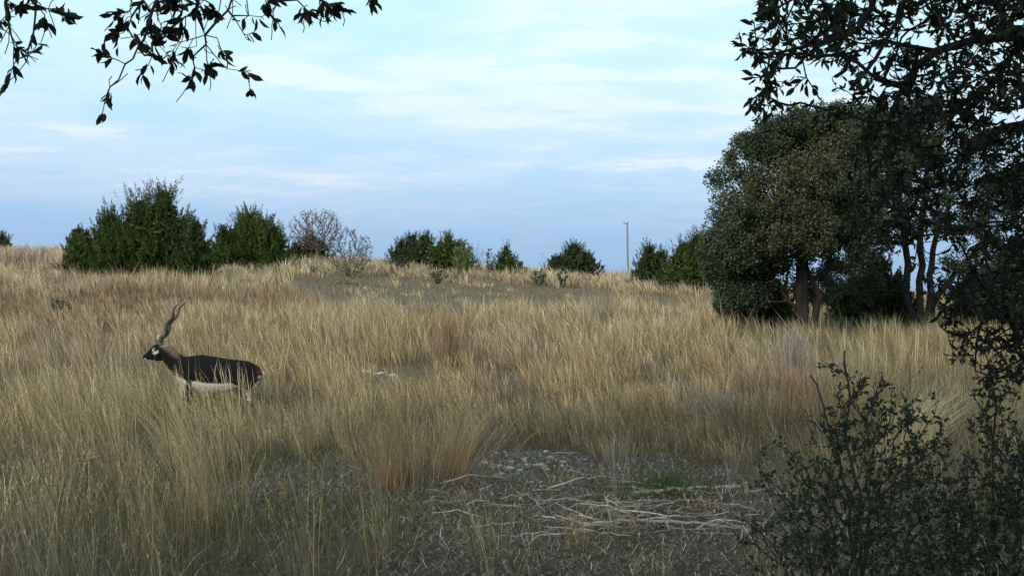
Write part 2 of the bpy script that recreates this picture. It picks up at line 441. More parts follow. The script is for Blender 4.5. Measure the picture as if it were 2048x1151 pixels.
# low thatch: short bent blades, greyer, under the stems and thinly on the track
acc = Acc()
for (y0, y1, dn, sd) in ((3.6, 9, 700, 1), (9, 16, 420, 2), (16, 30, 110, 3), (30, 60, 40, 4)):
    X, Y, Rr = scatter(y0, y1, dn, 200 + sd); n = len(X)
    px, row = pix(X, Y, terr(X, Y)); bz = bare(px, row, X, Y)
    k = Rr.random(n) > bz * np.where(row < 660, .35, .72); X, Y, px, row, bz = X[k], Y[k], px[k], row[k], bz[k]; n = len(X)
    c = fbm(X * .8, Y * .8, 91)
    w = (sstep(.45, .65, c) * Rr.uniform(0, 1, n))[:, None]
    tipc = (np.array([.24, .19, .12]) * (1 - w) + np.array([.28, .24, .19]) * w) * Rr.uniform(.45, 1.15, (n, 1))
    tipc = np.where((row < 660)[:, None], tipc * np.array([1.4, 1.05, .68]), tipc)
    H = Rr.uniform(.05, .24, n) * (1 - .55 * bz)
    stems(acc, X, Y, H, np.maximum(.0016, Y * .00028) * Rr.uniform(.6, 1.3, n), Rr.normal(0, .8, (n, 2)), tipc * .8, tipc, Rr, 3)
tag(acc.build('grass_thatch', M_grass), 'short matted dead grass lying under the tall stems', 'thatch', kind='stuff')

# green undergrowth
acc = Acc()
for (y0, y1, dn, sd) in ((3.6, 10, 1100, 1), (10, 18, 260, 2), (18, 42, 60, 3)):
    X, Y, Rr = scatter(y0, y1, dn, 300 + sd); n = len(X)
    px, row = pix(X, Y, terr(X, Y))
    g = sstep(.52, .66, fbm(X * .9 + 4, Y * .9, 111))
    z = np.maximum.reduce([blob(px, row, 1330, 965, 130, 45), blob(px, row, 720, 1030, 230, 70) * .8, blob(px, row, 330, 960, 330, 170) * .7,
                           blob(px, row, 1320, 880, 130, 40) * .8, sstep(1480, 1700, px) * (row < 760) * .9, sstep(1500, 1700, px) * .8,
                           (np.abs(row - 600) < 40) * .10 * (px > 600), blob(px, row, 110, 640, 60, 30)])
    k = Rr.random(n) < np.clip(g * .9 + .12, 0, 1) * np.clip(z, .04, 1); X, Y = X[k], Y[k]; n = len(X)
    c = np.array([.05, .09, .028]) * Rr.uniform(.5, 1.5, (n, 1)) + np.array([.07, .05, .01]) * Rr.random((n, 1))
    H = Rr.uniform(.05, .2, n)
    stems(acc, X, Y, H, np.maximum(.002, Y * .00025) * Rr.uniform(.7, 1.4, n), Rr.normal(0, .45, (n, 2)), c, c, Rr, 4)
tag(acc.build('green_grass', M_green), 'low green grass growing in patches between the dry stems', 'grass', kind='stuff')

# leaf litter in the open patch
acc = Acc()
X, Y, Rr = scatter(3.8, 10.5, 620, 401)
px, row = pix(X, Y, terr(X, Y)); bz = np.maximum(bare(px, row, X, Y), shade_zone(px, row) * .9)
k = Rr.random(len(X)) < .1 + .9 * bz; X, Y = X[k], Y[k]; n = len(X)
P = np.stack([X, Y, terr(X, Y) + Rr.uniform(.003, .03, n)], -1)
D = rdir(Rr, n); D[:, 2] *= .3
c = np.array([[.17, .125, .085], [.24, .2, .16], [.1, .08, .055], [.30, .27, .235], [.2, .12, .07]])[Rr.integers(0, 5, n)] * Rr.uniform(.6, 1.2, (n, 1))
leaf_mesh(acc, P, D, rdir(Rr, n) * .5 + np.array([0, 0, 1.]), Rr.uniform(.02, .042, n), Rr.uniform(.004, .008, n), c)
# dead twig bits
X, Y, Rr = scatter(3.8, 9.8, 1300, 402)
px, row = pix(X, Y, terr(X, Y)); bz = np.maximum(bare(px, row, X, Y), shade_zone(px, row) * .6)
k = Rr.random(len(X)) < .06 + .85 * bz; X, Y = X[k], Y[k]; n = len(X)
a = Rr.uniform(0, 2 * PI, n); ln = Rr.uniform(.02, .16, n)
d = np.stack([np.cos(a), np.sin(a), Rr.normal(0, .3, n)], -1) * ln[:, None]
p0 = np.stack([X, Y, terr(X, Y) + Rr.uniform(.004, .06, n)], -1)
PP = np.stack([p0, p0 + d * .5 + Rr.normal(0, .006, (n, 3)), p0 + d], 1)
c = np.array([[.50, .465, .42], [.36, .325, .285], [.24, .185, .14], [.62, .58, .53]])[Rr.integers(0, 4, n)] * Rr.uniform(.6, 1.1, (n, 1))
S = nrm(np.cross(d, np.array([0, .3, 1.]))); w = Rr.uniform(.0008, .0024, n)[:, None] * np.ones((1, 3))
acc.add(*ribbons(PP, w, S, np.repeat(c[:, None], 3, 1)))
tag(acc.build('leaf_litter', M_litter), 'fallen brown leaves and broken grey twigs on bare ground', 'leaf litter', kind='stuff')

# ------------------------------------------------------------------ branching growth
class Skel:
    def __init__(s, cap=60000):
        s.p = np.zeros((cap, 3)); s.par = np.full(cap, -1); s.path = np.zeros(cap); s.n = 0; s.lock = np.zeros(cap); s.rmin = np.zeros(cap)
    def node(s, p, par, lock=0., rmin=0.):
        i = s.n; s.p[i] = p; s.par[i] = par
        s.path[i] = 0 if par < 0 else s.path[par] + np.linalg.norm(s.p[par] - p)
        s.lock[i] = lock; s.rmin[i] = rmin; s.n += 1; return i
    def polyline(s, pts, par=-1, step=.25, jit=.0, R=None, rmin=(0, 0), lock=0.):
        pts = [np.asarray(q, float) for q in pts]; last = par
        if par < 0: last = s.node(pts[0], -1, lock, rmin[0])
        segs = sum(max(1, int(np.linalg.norm(b - a) / step)) for a, b in zip(pts[:-1], pts[1:])); c = 0; ids = [last]
        prev = pts[0]
        for a, b in zip(pts[:-1], pts[1:]):
            m = max(1, int(np.linalg.norm(b - a) / step))
            for j in range(1, m + 1):
                c += 1; q = a + (b - a) * j / m
                if R is not None and j < m: q = q + R.normal(0, jit, 3)
                last = s.node(q, last, lock, rmin[0] + (rmin[1] - rmin[0]) * c / segs); ids.append(last)
        return ids
    def grow(s, A, R, w=.35, step=.25, jit=.02, carry=.35, order=True, maxd=1e9, droop=0.):
        if order:
            d = np.linalg.norm(A - s.p[0], axis=1); A = A[np.argsort(d + R.normal(0, d.std() * .25, len(d)))]
        ends = []
        for q in A:
            dd = np.linalg.norm(s.p[:s.n] - q, axis=1)
            cost = dd + w * s.path[:s.n] + s.lock[:s.n]
            i = int(np.argmin(cost)); L = dd[i]
            if L < .02 or L > maxd: continue
            a = s.p[i]; pi = s.par[i]
            pd = (a - s.p[pi]) if pi >= 0 else np.array([0, 0, 1.])
            pd = pd / (np.linalg.norm(pd) + 1e-9)
            c = a + pd * L * carry + R.normal(0, .08, 3) * L + np.array([0, 0, droop * L])
            m = max(1, int(L / step)); last = i
            for j in range(1, m + 1):
                t = j / m; b = (1 - t) ** 2 * a + 2 * t * (1 - t) * c + t * t * q
                if j < m: b = b + R.normal(0, jit, 3)
                last = s.node(b, last)
            ends.append(last)
        return np.array(ends)
    def radii(s, tip=.004, e=2.3):
        n = s.n; acc_ = np.zeros(n); r = np.zeros(n)
        for i in range(n - 1, -1, -1):
            r[i] = max(tip, acc_[i] ** (1 / e), s.rmin[i])
            if s.par[i] >= 0: acc_[s.par[i]] += r[i] ** e
        return r
    def tubes(s, r, m=6, only=None):
        n = s.n; par = s.par[:n]; P = s.p[:n]
        main = np.full(n, -1); best = np.zeros(n)
        for i in range(n):
            q = par[i]
            if q >= 0 and r[i] > best[q]: best[q] = r[i]; main[q] = i
        T = np.zeros((n, 3))
        nxt = np.where(main[:, None] >= 0, P[np.maximum(main, 0)], P); prv = np.where(par[:, None] >= 0, P[np.maximum(par, 0)], P)
        T = nrm(nxt - prv)
        Rf = np.zeros((n, 3))
        for i in range(n):
            t = T[i]; f = Rf[par[i]] if par[i] >= 0 else np.array([1., .13, .2])
            f = f - t * (f @ t); l = math.sqrt(f @ f)
            if l < 1e-3: f = np.cross(t, [0.3, 1, .1]); l = math.sqrt(f @ f)
            Rf[i] = f / l
        a = np.linspace(0, 2 * PI, m, endpoint=False)
        B = np.cross(T, Rf)
        ring = P[:, None] + r[:, None, None] * (Rf[:, None] * np.cos(a)[None, :, None] + B[:, None] * np.sin(a)[None, :, None])
        V = [ring.reshape(-1, 3)]
        side = np.array([i for i in range(n) if par[i] >= 0 and main[par[i]] != i], int)
        start = np.arange(n) * 0
        ii = np.array([i for i in range(n) if par[i] >= 0], int)
        st = par[ii] * m
        if len(side):
            t = nrm(P[side] - P[par[side]]); f = Rf[side]; f = nrm(f - t * (f * t).sum(1, keepdims=True)); b = np.cross(t, f)
            rs = r[side]
            V.append((P[par[side]][:, None] + rs[:, None, None] * (f[:, None] * np.cos(a)[None, :, None] + b[:, None] * np.sin(a)[None, :, None])).reshape(-1, 3))
            pos = {int(k): j for j, k in enumerate(side)}
            st = np.array([(n + pos[int(i)]) * m if int(i) in pos else par[i] * m for i in ii])
        if only is not None:
            kk = only[ii]; ii = ii[kk]; st = st[kk]
        j = np.arange(m); j2 = (j + 1) % m
        Q = np.stack([st[:, None] + j, st[:, None] + j2, ii[:, None] * m + j2, ii[:, None] * m + j], -1).reshape(-1, 4)
        return np.concatenate(V), Q
def leaves_on(acc, sk, nodes, R, per, L, spread, cols, hang=.2, detail=True, ratio=.2, along=1.0):
    """clusters of leaves at skeleton nodes"""
    i = np.repeat(nodes, per); n = len(i)
    par = np.maximum(sk.par[i], 0)
    t = R.random((n, 1)); P = sk.p[i] * (1 - t * along) + sk.p[par] * t * along + rdir(R, n) * spread * R.random((n, 1)) ** .5
    D = nrm(sk.p[i] - sk.p[par]) * .8 + rdir(R, n) * .9; D[:, 2] -= hang
    ln = L * R.uniform(.65, 1.2, n)
    leaf_mesh(acc, P, D, rdir(R, n), ln, ln * ratio * R.uniform(.8, 1.25, n), cols(R, n, P), detail)

# ------------------------------------------------------------------ junipers
def juniper(px, d, top_row, lobes, label, seed, n=14000, tone=(.045, .085, .028), group='dark green junipers on the slope', size=1.0, cat='juniper', name='juniper_tree', sprl=.16):
    """lobes: (dx px, base row offset px(up from ground), top px above ground, radius px)"""
    Rr = rng(seed); base = GP(px, d); k = d / FPX
    if top_row:
        br = pix(*base)[1]; f_ = (br - top_row) / max(l_[2] for l_ in lobes) * .95
        lobes = [(a_, b_ * f_, c_ * f_, e_) for a_, b_, c_, e_ in lobes]
    t = empty(name, base, label, cat, group)
    acc = Acc(); vols = []
    sk = Skel(4000)
    root = sk.node(base - np.array([0, 0, .1]), -1, 0, .05 * size)
    for (dx, b, top, r) in lobes:
        c = base + np.array([dx * k, Rr.uniform(-.35, .35) * r * k, b * k]); h = (top - b) * k; rr = r * k * (1.0 if top_row < 440 or d < 45 else 1.42)
        vols.append((c, h, rr))
        sk.polyline([base + np.array([0, 0, .05]), c * .5 + base * .5 + np.array([0, 0, h * .2]), c + np.array([0, 0, h * .88])], root, .2, .02, Rr, (.05 * size, .008))
    w = np.array([h * r for _, h, r in vols]); w /= w.sum()
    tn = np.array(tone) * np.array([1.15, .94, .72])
    for (c, h, rr), q in zip(vols, w):
        m = int(n * q)
        # dark inner filling
        mi = m // 3; u = Rr.random(mi); a = Rr.uniform(0, 2 * PI, mi)
        prof = np.interp(u, [0, .1, .35, .6, .85, 1], [.7, .9, .88, .7, .34, .05]) * rr * Rr.random(mi) ** .5 * .85
        P = c + np.stack([np.cos(a) * prof, np.sin(a) * prof, u * h * .9], -1); D = nrm(rdir(Rr, mi) + np.array([0, 0, .5])); ln = sprl * 1.3 * Rr.uniform(.6, 1.3, mi) * size ** .5
        acc.add(*ribbons(np.stack([P, P + D * ln[:, None] * .5, P + D * ln[:, None]], 1), np.stack([ln * .2, ln * .3, ln * 0], 1), nrm(np.cross(D, rdir(Rr, mi))), np.repeat((tn * Rr.uniform(.5, 1.2, (mi, 1)))[:, None], 3, 1)))
        # upright plumes over the surface
        npl = max(14, int(46 * rr * h / size)); per = max(30, int(m * 2.1 / npl))
        u = Rr.random(npl) ** .9; a = Rr.uniform(0, 2 * PI, npl)
        pr = np.interp(u, [0, .1, .35, .6, .85, 1], [.8, .98, .95, .74, .36, .0]) * rr * Rr.uniform(.7, 1.12, npl)
        B0 = c + np.stack([np.cos(a) * pr, np.sin(a) * pr, u * h * .88], -1)
        dr = nrm(np.stack([np.cos(a), np.sin(a), 0 * a], -1) * Rr.uniform(.15, .9, (npl, 1)) + np.array([0, 0, 1.]) * (.5 + u[:, None] * .9) + rdir(Rr, npl) * .2)
        ll = Rr.uniform(.28, .75, npl) * np.clip(h / 3.0, .35, 1.15) * (1 + .35 * (u > .8)); wd = ll * Rr.uniform(.16, .28, npl)
        ctn = tn * Rr.uniform(.65, 1.35, (npl, 1)) + np.array([.02, .018, .0]) * Rr.random((npl, 1))
        i = np.repeat(np.arange(npl), per); k_ = len(i); tt = Rr.random(k_) ** .8
        sw = np.interp(tt, [0, .3, 1], [.9, 1, .08])[:, None]
        P = B0[i] + dr[i] * (ll[i] * tt)[:, None] + rdir(Rr, k_) * Rr.random((k_, 1)) ** .5 * wd[i][:, None] * sw
        D = nrm(dr[i] + rdir(Rr, k_) * .55); ln = sprl * .75 * Rr.uniform(.45, 1.3, k_) * size ** .5 * (1.1 - .5 * tt)
        C = ctn[i] * Rr.uniform(.6, 1.4, (k_, 1))
        acc.add(*ribbons(np.stack([P, P + D * ln[:, None] * .5 + rdir(Rr, k_) * .012, P + D * ln[:, None]], 1), np.stack([ln * .06, ln * .10, ln * 0], 1), nrm(np.cross(D, rdir(Rr, k_))), np.repeat(C[:, None], 3, 1)))
    r = sk.radii(.008, 2.3); V, Q = sk.tubes(r, 6)
    mesh_np('trunk', V, [Q], M_bark, t, smooth=True)
    acc.build('crown', M_jun, t)
    return t

juniper(300, 40, 360, [(-125, -2, 92, 50), (-75, -4, 130, 60), (-15, -6, 158, 68), (32, -4, 178, 62), (-40, -4, 100, 80), (60, -6, 120, 52), (-140, 0, 60, 45)],
        'largest dark green juniper, broad and ragged topped, left of the slope', 11, 30000)
juniper(392, 39, 430, [(0, -2, 100, 24), (14, -2, 68, 22), (-6, -2, 60, 26)], 'slim juniper leader at the right edge of the largest juniper', 12, 5200, tone=(.04, .078, .03))
juniper(152, 41, 445, [(0, 0, 82, 20), (-8, 0, 60, 16)], 'small grey green juniper at the left edge of the largest juniper', 27, 3000, tone=(.075, .105, .05))
juniper(496, 48, 412, [(0, -3, 100, 60), (-48, -2, 72, 38), (48, -2, 76, 38), (-18, -2, 86, 50), (24, -2, 88, 50)],
        'rounded green juniper second from the left, between largest juniper and bare tree', 13, 19000, tone=(.052, .098, .028))
juniper(618, 56, 462, [(0, 0, 40, 26), (22, 0, 32, 20), (-26, 0, 28, 20)], 'low dark juniper at the foot of the bare rust tinted tree', 14, 4500, tone=(.05, .075, .028), size=.8)
juniper(832, 58, 463, [(-30, 0, 42, 22), (-8, 0, 50, 26), (18, 0, 50, 28)], 'blue green juniper at the left of the mid slope juniper pair', 15, 7500, tone=(.042, .078, .04), size=.9)
juniper(897, 57, 464, [(0, 0, 52, 30), (20, 0, 42, 24), (-16, 0, 42, 24)], 'yellower juniper at the right of the mid slope juniper pair', 16, 7000, tone=(.06, .098, .03), size=.9)
juniper(1012, 56, 486, [(0, -2, 44, 18), (-10, 0, 26, 14), (9, 0, 28, 14)], 'small pointed juniper standing alone near the middle of the crest', 17, 3800, tone=(.055, .098, .03), size=.7)
juniper(1142, 60, 482, [(6, -2, 48, 30), (32, 0, 36, 22), (-26, 0, 30, 24)], 'squat juniper on the crest left of the utility pole', 18, 8000, tone=(.038, .068, .034), size=.9)
juniper(1308, 52, 484, [(-10, -2, 60, 24), (14, -2, 52, 26), (-22, 0, 34, 18)], 'spiky juniper just right of the utility pole', 19, 6500, tone=(.036, .072, .03), size=.9)
juniper(1385, 50, 455, [(-20, -2, 76, 34), (12, -2, 92, 40), (44, -2, 80, 36)], 'bushy juniper between the spiky juniper and the big oak', 20, 11000, tone=(.048, .085, .028))
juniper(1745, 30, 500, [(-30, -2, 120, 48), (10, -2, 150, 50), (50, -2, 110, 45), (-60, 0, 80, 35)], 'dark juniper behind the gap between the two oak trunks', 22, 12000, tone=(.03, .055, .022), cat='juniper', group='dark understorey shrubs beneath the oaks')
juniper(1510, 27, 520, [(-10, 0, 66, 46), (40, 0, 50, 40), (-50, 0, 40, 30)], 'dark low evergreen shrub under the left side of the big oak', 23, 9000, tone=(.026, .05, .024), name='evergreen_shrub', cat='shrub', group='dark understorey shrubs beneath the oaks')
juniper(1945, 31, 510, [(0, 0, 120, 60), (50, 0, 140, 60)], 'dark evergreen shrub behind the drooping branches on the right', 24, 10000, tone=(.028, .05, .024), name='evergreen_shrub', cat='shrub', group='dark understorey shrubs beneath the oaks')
juniper(4, 110, 464, [(0, 0, 34, 22), (12, 0, 22, 14)], 'distant grey green tree on the crest at the far left edge', 25, 3500, tone=(.07, .09, .07), name='distant_tree', cat='tree', group=None, size=1.6, sprl=.3)

# ------------------------------------------------------------------ small shrubs and bare trees on the crest
def bushy(px, d, w, h, label, seed, twig_col, leaf_col, nleaf, natt=160, base_w=.25, leafL=.05, cat='shrub', name='shrub', flat=1.0, trunk=0, group='shrubs on the crest', up=.0, tip=.006):
    """w, h in photo pixels at distance d"""
    Rr = rng(seed); b = GP(px, d); k = d / FPX; W_ = w * k / 2
    if h > 200: h = pix(*b)[1] - h          # given as the photo row of its top
    H_ = h * k
    t = empty(name, b, label, cat, group)
    sk = Skel(9000); root = sk.node(b - np.array([0, 0, .05]), -1)
    if trunk: sk.polyline([b, b + np.array([.05, 0, H_ * trunk])], root, .2, .02, Rr)
    A = []
    while len(A) < natt:
        q = Rr.uniform(-1, 1, 3); q[2] = abs(q[2]) if not trunk else q[2]
        if np.linalg.norm(q) > 1 or np.linalg.norm(q) < .35: continue
        if trunk: p = b + np.array([q[0] * W_, q[1] * W_, H_ * (.62 + .38 * q[2])])
        else:
            zz_ = q[2] ** .9; s_ = base_w + (1 - base_w) * min(1, zz_ * 2.2)
            p = b + np.array([q[0] * W_ * s_ * 1.05, q[1] * W_ * s_, H_ * zz_])
        A.append(p)
    ends = sk.grow(np.array(A), Rr, .45, .15, .012, .4)
    r = sk.radii(tip, 2.4)
    V, Q = sk.tubes(r, 4)
    mesh_np('branches' if not trunk else 'trunk', V, [Q], tint_mat(name + '_twigs', .85, 0, .2, .2, fixed=twig_col, tex=6), t)
    if nleaf:
        acc = Acc(); fine = np.where(r < tip * 2.2)[0]; fine = fine[fine > 0]
        nodes = Rr.choice(fine, nleaf)
        lc = np.array(leaf_col)
        leaves_on(acc, sk, nodes, Rr, 1, leafL, .06, lambda R_, n_, P_: lc * R_.uniform(.55, 1.4, (n_, 1)), detail=False, ratio=.3)
        acc.build('foliage' if not trunk else 'crown', M_farleaf, t)
    return t
bushy(632, 55, 112, 413, 'nearly bare round tree with rust tinted twigs beside the second juniper', 31, (.13, .105, .09), (.20, .115, .075), 2600, 900, leafL=.06, cat='tree', name='bare_tree', trunk=.34, group=None, tip=.0075)
bushy(700, 46, 104, 450, 'grey half bare shrub with thin upright twigs right of the bare tree', 32, (.21, .185, .15), (.10, .125, .065), 4200, 360, leafL=.055, tip=.007)
bushy(925, 55, 50, 472, 'yellow green broomlike shrub before the mid slope juniper pair', 33, (.2, .2, .1), (.15, .2, .06), 5000, 200, leafL=.07)
bushy(950, 56, 56, 476, 'bare twiggy shrub spreading right of the yellow green shrub', 34, (.2, .18, .16), (.15, .17, .10), 500, 160, leafL=.05)
bushy(981, 56, 22, 493, 'thin pale green upright shrub left of the small pointed juniper', 35, (.15, .15, .1), (.11, .16, .085), 1400, 70, leafL=.06)
bushy(1040, 54, 34, 516, 'low dark bush touching the right side of the small pointed juniper', 36, (.1, .1, .08), (.05, .075, .045), 1800, 60, leafL=.06)
bushy(1088, 58, 26, 495, 'leafless wispy sapling between the low dark bush and squat juniper', 37, (.24, .19, .17), (.2, .12, .1), 60, 40)
bushy(1112, 60, 38, 500, 'grey leaved bush hugging the left side of the squat juniper', 38, (.12, .12, .1), (.065, .085, .06), 2400, 80, leafL=.06)
bushy(800, 50, 50, 513, 'flat dark bush in the grass below the mid slope juniper pair', 39, (.1, .1, .08), (.07, .09, .055), 900, 50, leafL=.06)
bushy(878, 44, 40, 528, 'small spiky green bush at the upper edge of the bare track', 40, (.1, .1, .08), (.07, .10, .045), 420, 44, leafL=.08)
bushy(1078, 47, 40, 530, 'small thorny bush in pale grass below the crest, left one', 41, (.12, .12, .09), (.06, .09, .045), 520, 44, leafL=.08)
bushy(1125, 47, 26, 532, 'small dark tufted bush in pale grass, right one', 42, (.1, .1, .08), (.05, .075, .045), 620, 36, leafL=.08)
bushy(118, 26, 60, 592, 'dull green low bush in the grass at the left, below largest juniper', 43, (.15, .14, .1), (.10, .125, .08), 1500, 70, leafL=.05)
bushy(700, 41, 160, 505, 'straggly pale bush at the foot of the grey half bare shrub', 44, (.27, .22, .16), (.17, .17, .09), 1500, 160, leafL=.05)

# ------------------------------------------------------------------ the two oaks at middle distance
def oak(name, label, base, trunks, clumps, seed, nleaf, colf, natt, rmin=(.2, .09), d=25, group='live oaks at the right'):
    """clumps: (px, row, rx px, rz px, distance) ellipsoids the crown fills"""
    Rr = rng(seed)
    t = empty(name, base, label, 'oak tree', group)
    sk = Skel(60000); first = True
    root = sk.node(base - np.array([0, 0, .15]), -1, 0, rmin[0])
    for tr in trunks:
        sk.polyline([sk.p[0]] + [PT(*q) for q in tr], root, .3, .03, Rr, rmin)
    A = []; wts = np.array([c[2] * c[3] for c in clumps], float); wts /= wts.sum()
    which = Rr.choice(len(clumps), natt, p=wts)
    for j in which:
        px, row, rx, rz, dd = clumps[j]; k = dd / FPX; c = PT(px, row, dd)
        q = rdir(Rr, 1)[0] * Rr.uniform(.35, 1) ** .5 * (1 if Rr.random() > .1 else 1.22)
        A.append(c + q * np.array([rx * k, (rx + rz) * .5 * k, rz * k]))
    A = np.array(A); A = A[A[:, 2] > terr(A[:, 0], A[:, 1]) + .35]
    ends = sk.grow(A, Rr, .3, .28, .03, .35)
    r = sk.radii(.0055, 2.6)
    V, Q = sk.tubes(r, 7)
    mesh_np('trunk', V, [Q], M_bark, t, smooth=True)
    fine = np.where(r < .014)[0]
    fp_ = sk.p[fine]; wv = fbm(fp_[:, 0] * 1.25 + fp_[:, 1] * .7, fp_[:, 2] * 1.5 + fp_[:, 1] * .4, seed); wv = .2 + sstep(.36, .62, wv); wv /= wv.sum()
    acc = Acc(); nodes = Rr.choice(fine, nleaf // 8, p=wv)
    leaves_on(acc, sk, nodes, Rr, 8, .064, .21, colf, hang=.1, detail=False, ratio=.33, along=1.)
    acc.build('crown', M_farleaf, t)
    return t
def oak_cols(g, bcol, cx):
    def f(R_, n_, P_):
        px, row = pix(P_[:, 0], P_[:, 1], P_[:, 2])
        w = np.clip(1.3 - np.hypot((px - cx) / 150, (row - 380) / 170), 0, 1)[:, None] * (fbm(P_[:, 0] * 1.1, P_[:, 2] * 1.1, 5)[:, None] > .42) * .55
        c = np.array(g) * (1 - w) + np.array(bcol) * w
        return c * R_.uniform(.55, 1.45, (n_, 1)) * (.75 + .5 * fbm(P_[:, 0] * 1.7, P_[:, 2] * 1.7 + P_[:, 1], 9))[:, None]
    return f
b1 = GP(1608, 24)
oak('live_oak', 'big rounded live oak with brown tinted middle, right of the slope', b1,
    [[(1600, 560, 24), (1600, 505, 24), (1560, 430, 24.2), (1500, 380, 24)], [(1608, 560, 24), (1600, 500, 24), (1660, 440, 23.8), (1700, 330, 24.5)],
     [(1604, 520, 24), (1590, 400, 23.5), (1600, 290, 24)], [(1640, 590, 24), (1600, 505, 24)]],
    [(1470, 500, 62, 62, 24), (1470, 400, 55, 65, 24.4), (1500, 320, 50, 50, 24.6), (1560, 290, 70, 60, 24.3), (1640, 270, 80, 58, 24.5), (1600, 380, 110, 80, 23.4),
     (1560, 450, 110, 60, 23.6), (1660, 350, 90, 80, 24), (1500, 545, 55, 38, 24.6), (1700, 420, 80, 70, 24), (1450, 565, 34, 30, 24.4), (1540, 500, 90, 50, 24.2), (1620, 470, 70, 40, 23.4), (1690, 500, 60, 50, 24), (1590, 245, 60, 30, 24), (1480, 590, 55, 34, 24.3), (1560, 560, 70, 40, 24.8), (1640, 575, 50, 30, 25), (1500, 470, 80, 60, 24), (1460, 450, 50, 60, 24.2), (1530, 400, 80, 60, 23.6), (1440, 505, 40, 50, 24.4), (1700, 250, 70, 50, 24.3), (1740, 330, 70, 80, 24.5), (1440, 350, 22, 24, 24.5)],
    51, 225000, oak_cols((.056, .078, .042), (.10, .08, .035), 1590), 1800, (.12, .045))
b2 = GP(1845, 27)
oak('live_oak', 'taller live oak with several dark upright trunks, behind the drooping branches', b2,
    [[(1812, 590, 27), (1812, 500, 27), (1800, 400, 27), (1780, 280, 27)], [(1840, 590, 27), (1840, 500, 27), (1850, 400, 27.3), (1860, 270, 27)],
     [(1862, 580, 27), (1866, 500, 27), (1900, 400, 26.5)], [(1875, 590, 27.2), (1915, 540, 27), (1985, 470, 27)]],
    [(1740, 260, 70, 50, 27), (1820, 235, 80, 45, 27), (1790, 330, 100, 70, 27), (1880, 330, 90, 80, 27), (1950, 400, 90, 80, 27), (1860, 420, 100, 50, 27.4),
     (2040, 430, 90, 110, 27), (1990, 330, 70, 70, 27), (1760, 410, 70, 50, 27), (1720, 470, 60, 50, 27.5), (1700, 560, 60, 50, 28), (1950, 520, 70, 50, 27), (2020, 560, 80, 70, 27)],
    52, 120000, oak_cols((.045, .068, .035), (.055, .07, .036), 1800), 1200, (.11, .05))

# ------------------------------------------------------------------ foreground oak on the right (trunk outside the frame)
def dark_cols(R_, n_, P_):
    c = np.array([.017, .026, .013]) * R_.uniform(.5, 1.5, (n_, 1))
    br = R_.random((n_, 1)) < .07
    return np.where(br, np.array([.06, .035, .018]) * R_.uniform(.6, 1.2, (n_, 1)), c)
def inpoly(px, py, poly):
    ins = np.zeros(len(px), bool); j = len(poly) - 1
    for i in range(len(poly)):
        xi, yi = poly[i]; xj, yj = poly[j]
        ins ^= ((yi > py) != (yj > py)) & (px < (xj - xi) * (py - yi) / (yj - yi + 1e-9) + xi); j = i
    return ins
Rr = rng(61)
tb = np.array([4.4, 5.2, float(terr(4.4, 5.2))])
T_r = empty('live_oak', tb, 'nearest live oak whose dark leafy branches hang over the right side', 'oak tree', 'live oaks at the right')
sk = Skel(90000)
root = sk.node(tb - np.array([0, 0, .1]), -1, 0, .26)
fork = sk.polyline([tb, tb + np.array([-.15, -.1, 1.3]), tb + np.array([-.3, -.3, 2.2])], root, .3, .02, Rr, (.24, .17))[-1]
fp = sk.p[fork].copy()
def limb(pts, r0, r1, seed, start=None, sp=None):
    R_ = rng(seed)
    return sk.polyline([sk.p[start if start is not None else fork]] + pts, start if start is not None else fork, .12, .012, R_, (r0, r1))
l1 = limb([np.array([3.1, 4.5, 3.0]), PT(2160, 40, 4.2), PT(2048, 73, 4.0), PT(1947, 80, 3.9), PT(1874, 102, 3.8), PT(1838, 128, 3.75), PT(1816, 157, 3.7), PT(1798, 190, 3.7), PT(1779, 233, 3.65)], .06, .007, 1)
l2 = limb([np.array([2.6, 3.9, 3.3]), PT(1850, -150, 3.5), PT(1750, -60, 3.35), PT(1746, 0, 3.3), PT(1743, 18, 3.3), PT(1721, 40, 3.28), PT(1717, 60, 3.25), PT(1690, 72, 3.2), PT(1620, 90, 3.15), PT(1540, 110, 3.1)], .05, .005, 2)
l3 = limb([np.array([3.1, 5.0, 2.7]), PT(2200, 230, 5.2), PT(2048, 250, 5.0), PT(1976, 270, 4.9), PT(1947, 283, 4.8), PT(1929, 312, 4.75), PT(1900, 360, 4.7), PT(1840, 380, 4.6), PT(1760, 390, 4.5)], .06, .006, 3)
l4 = limb([PT(2190, 380, 5.4), PT(2060, 470, 5.3), PT(1985, 560, 5.2), PT(1960, 650, 5.1), PT(1950, 740, 5.0)], .035, .004, 4)
l5 = limb([np.array([2.4, 3.4, 3.6]), PT(2000, -300, 3.3), PT(1850, -120, 3.0), PT(1800, 30, 3.1), PT(1750, 120, 3.1), PT(1700, 180, 3.2)], .035, .005, 5)
# limbs over the viewer that shade the ground in front
over = [[np.array([2.0, 4.5, 4.4]), np.array([0., 4.6, 4.9]), np.array([-1.6, 5.0, 5.0])], [np.array([3.2, 7., 4.2]), np.array([2.4, 9., 4.8])],
        [np.array([2.4, 2.6, 4.2]), np.array([1.0, .8, 4.6]), np.array([-.6, -.4, 4.5])], [np.array([6., 6., 4.5]), np.array([7.5, 6.8, 5.0])]]
for o_ in over: sk.polyline([fp] + o_, fork, .3, .04, Rr, (.11, .03))
MASK = [(1530, -20), (1478, 60), (1465, 95), (1500, 130), (1482, 190), (1512, 245), (1560, 235), (1585, 205), (1610, 222), (1650, 260), (1690, 200), (1740, 250),
        (1690, 330), (1680, 420), (1700, 500), (1760, 560), (1830, 570), (1872, 600), (1880, 660), (1885, 715), (1950, 760), (1985, 800), (2010, 760), (2075, 790), (2130, 300), (2120, -60)]
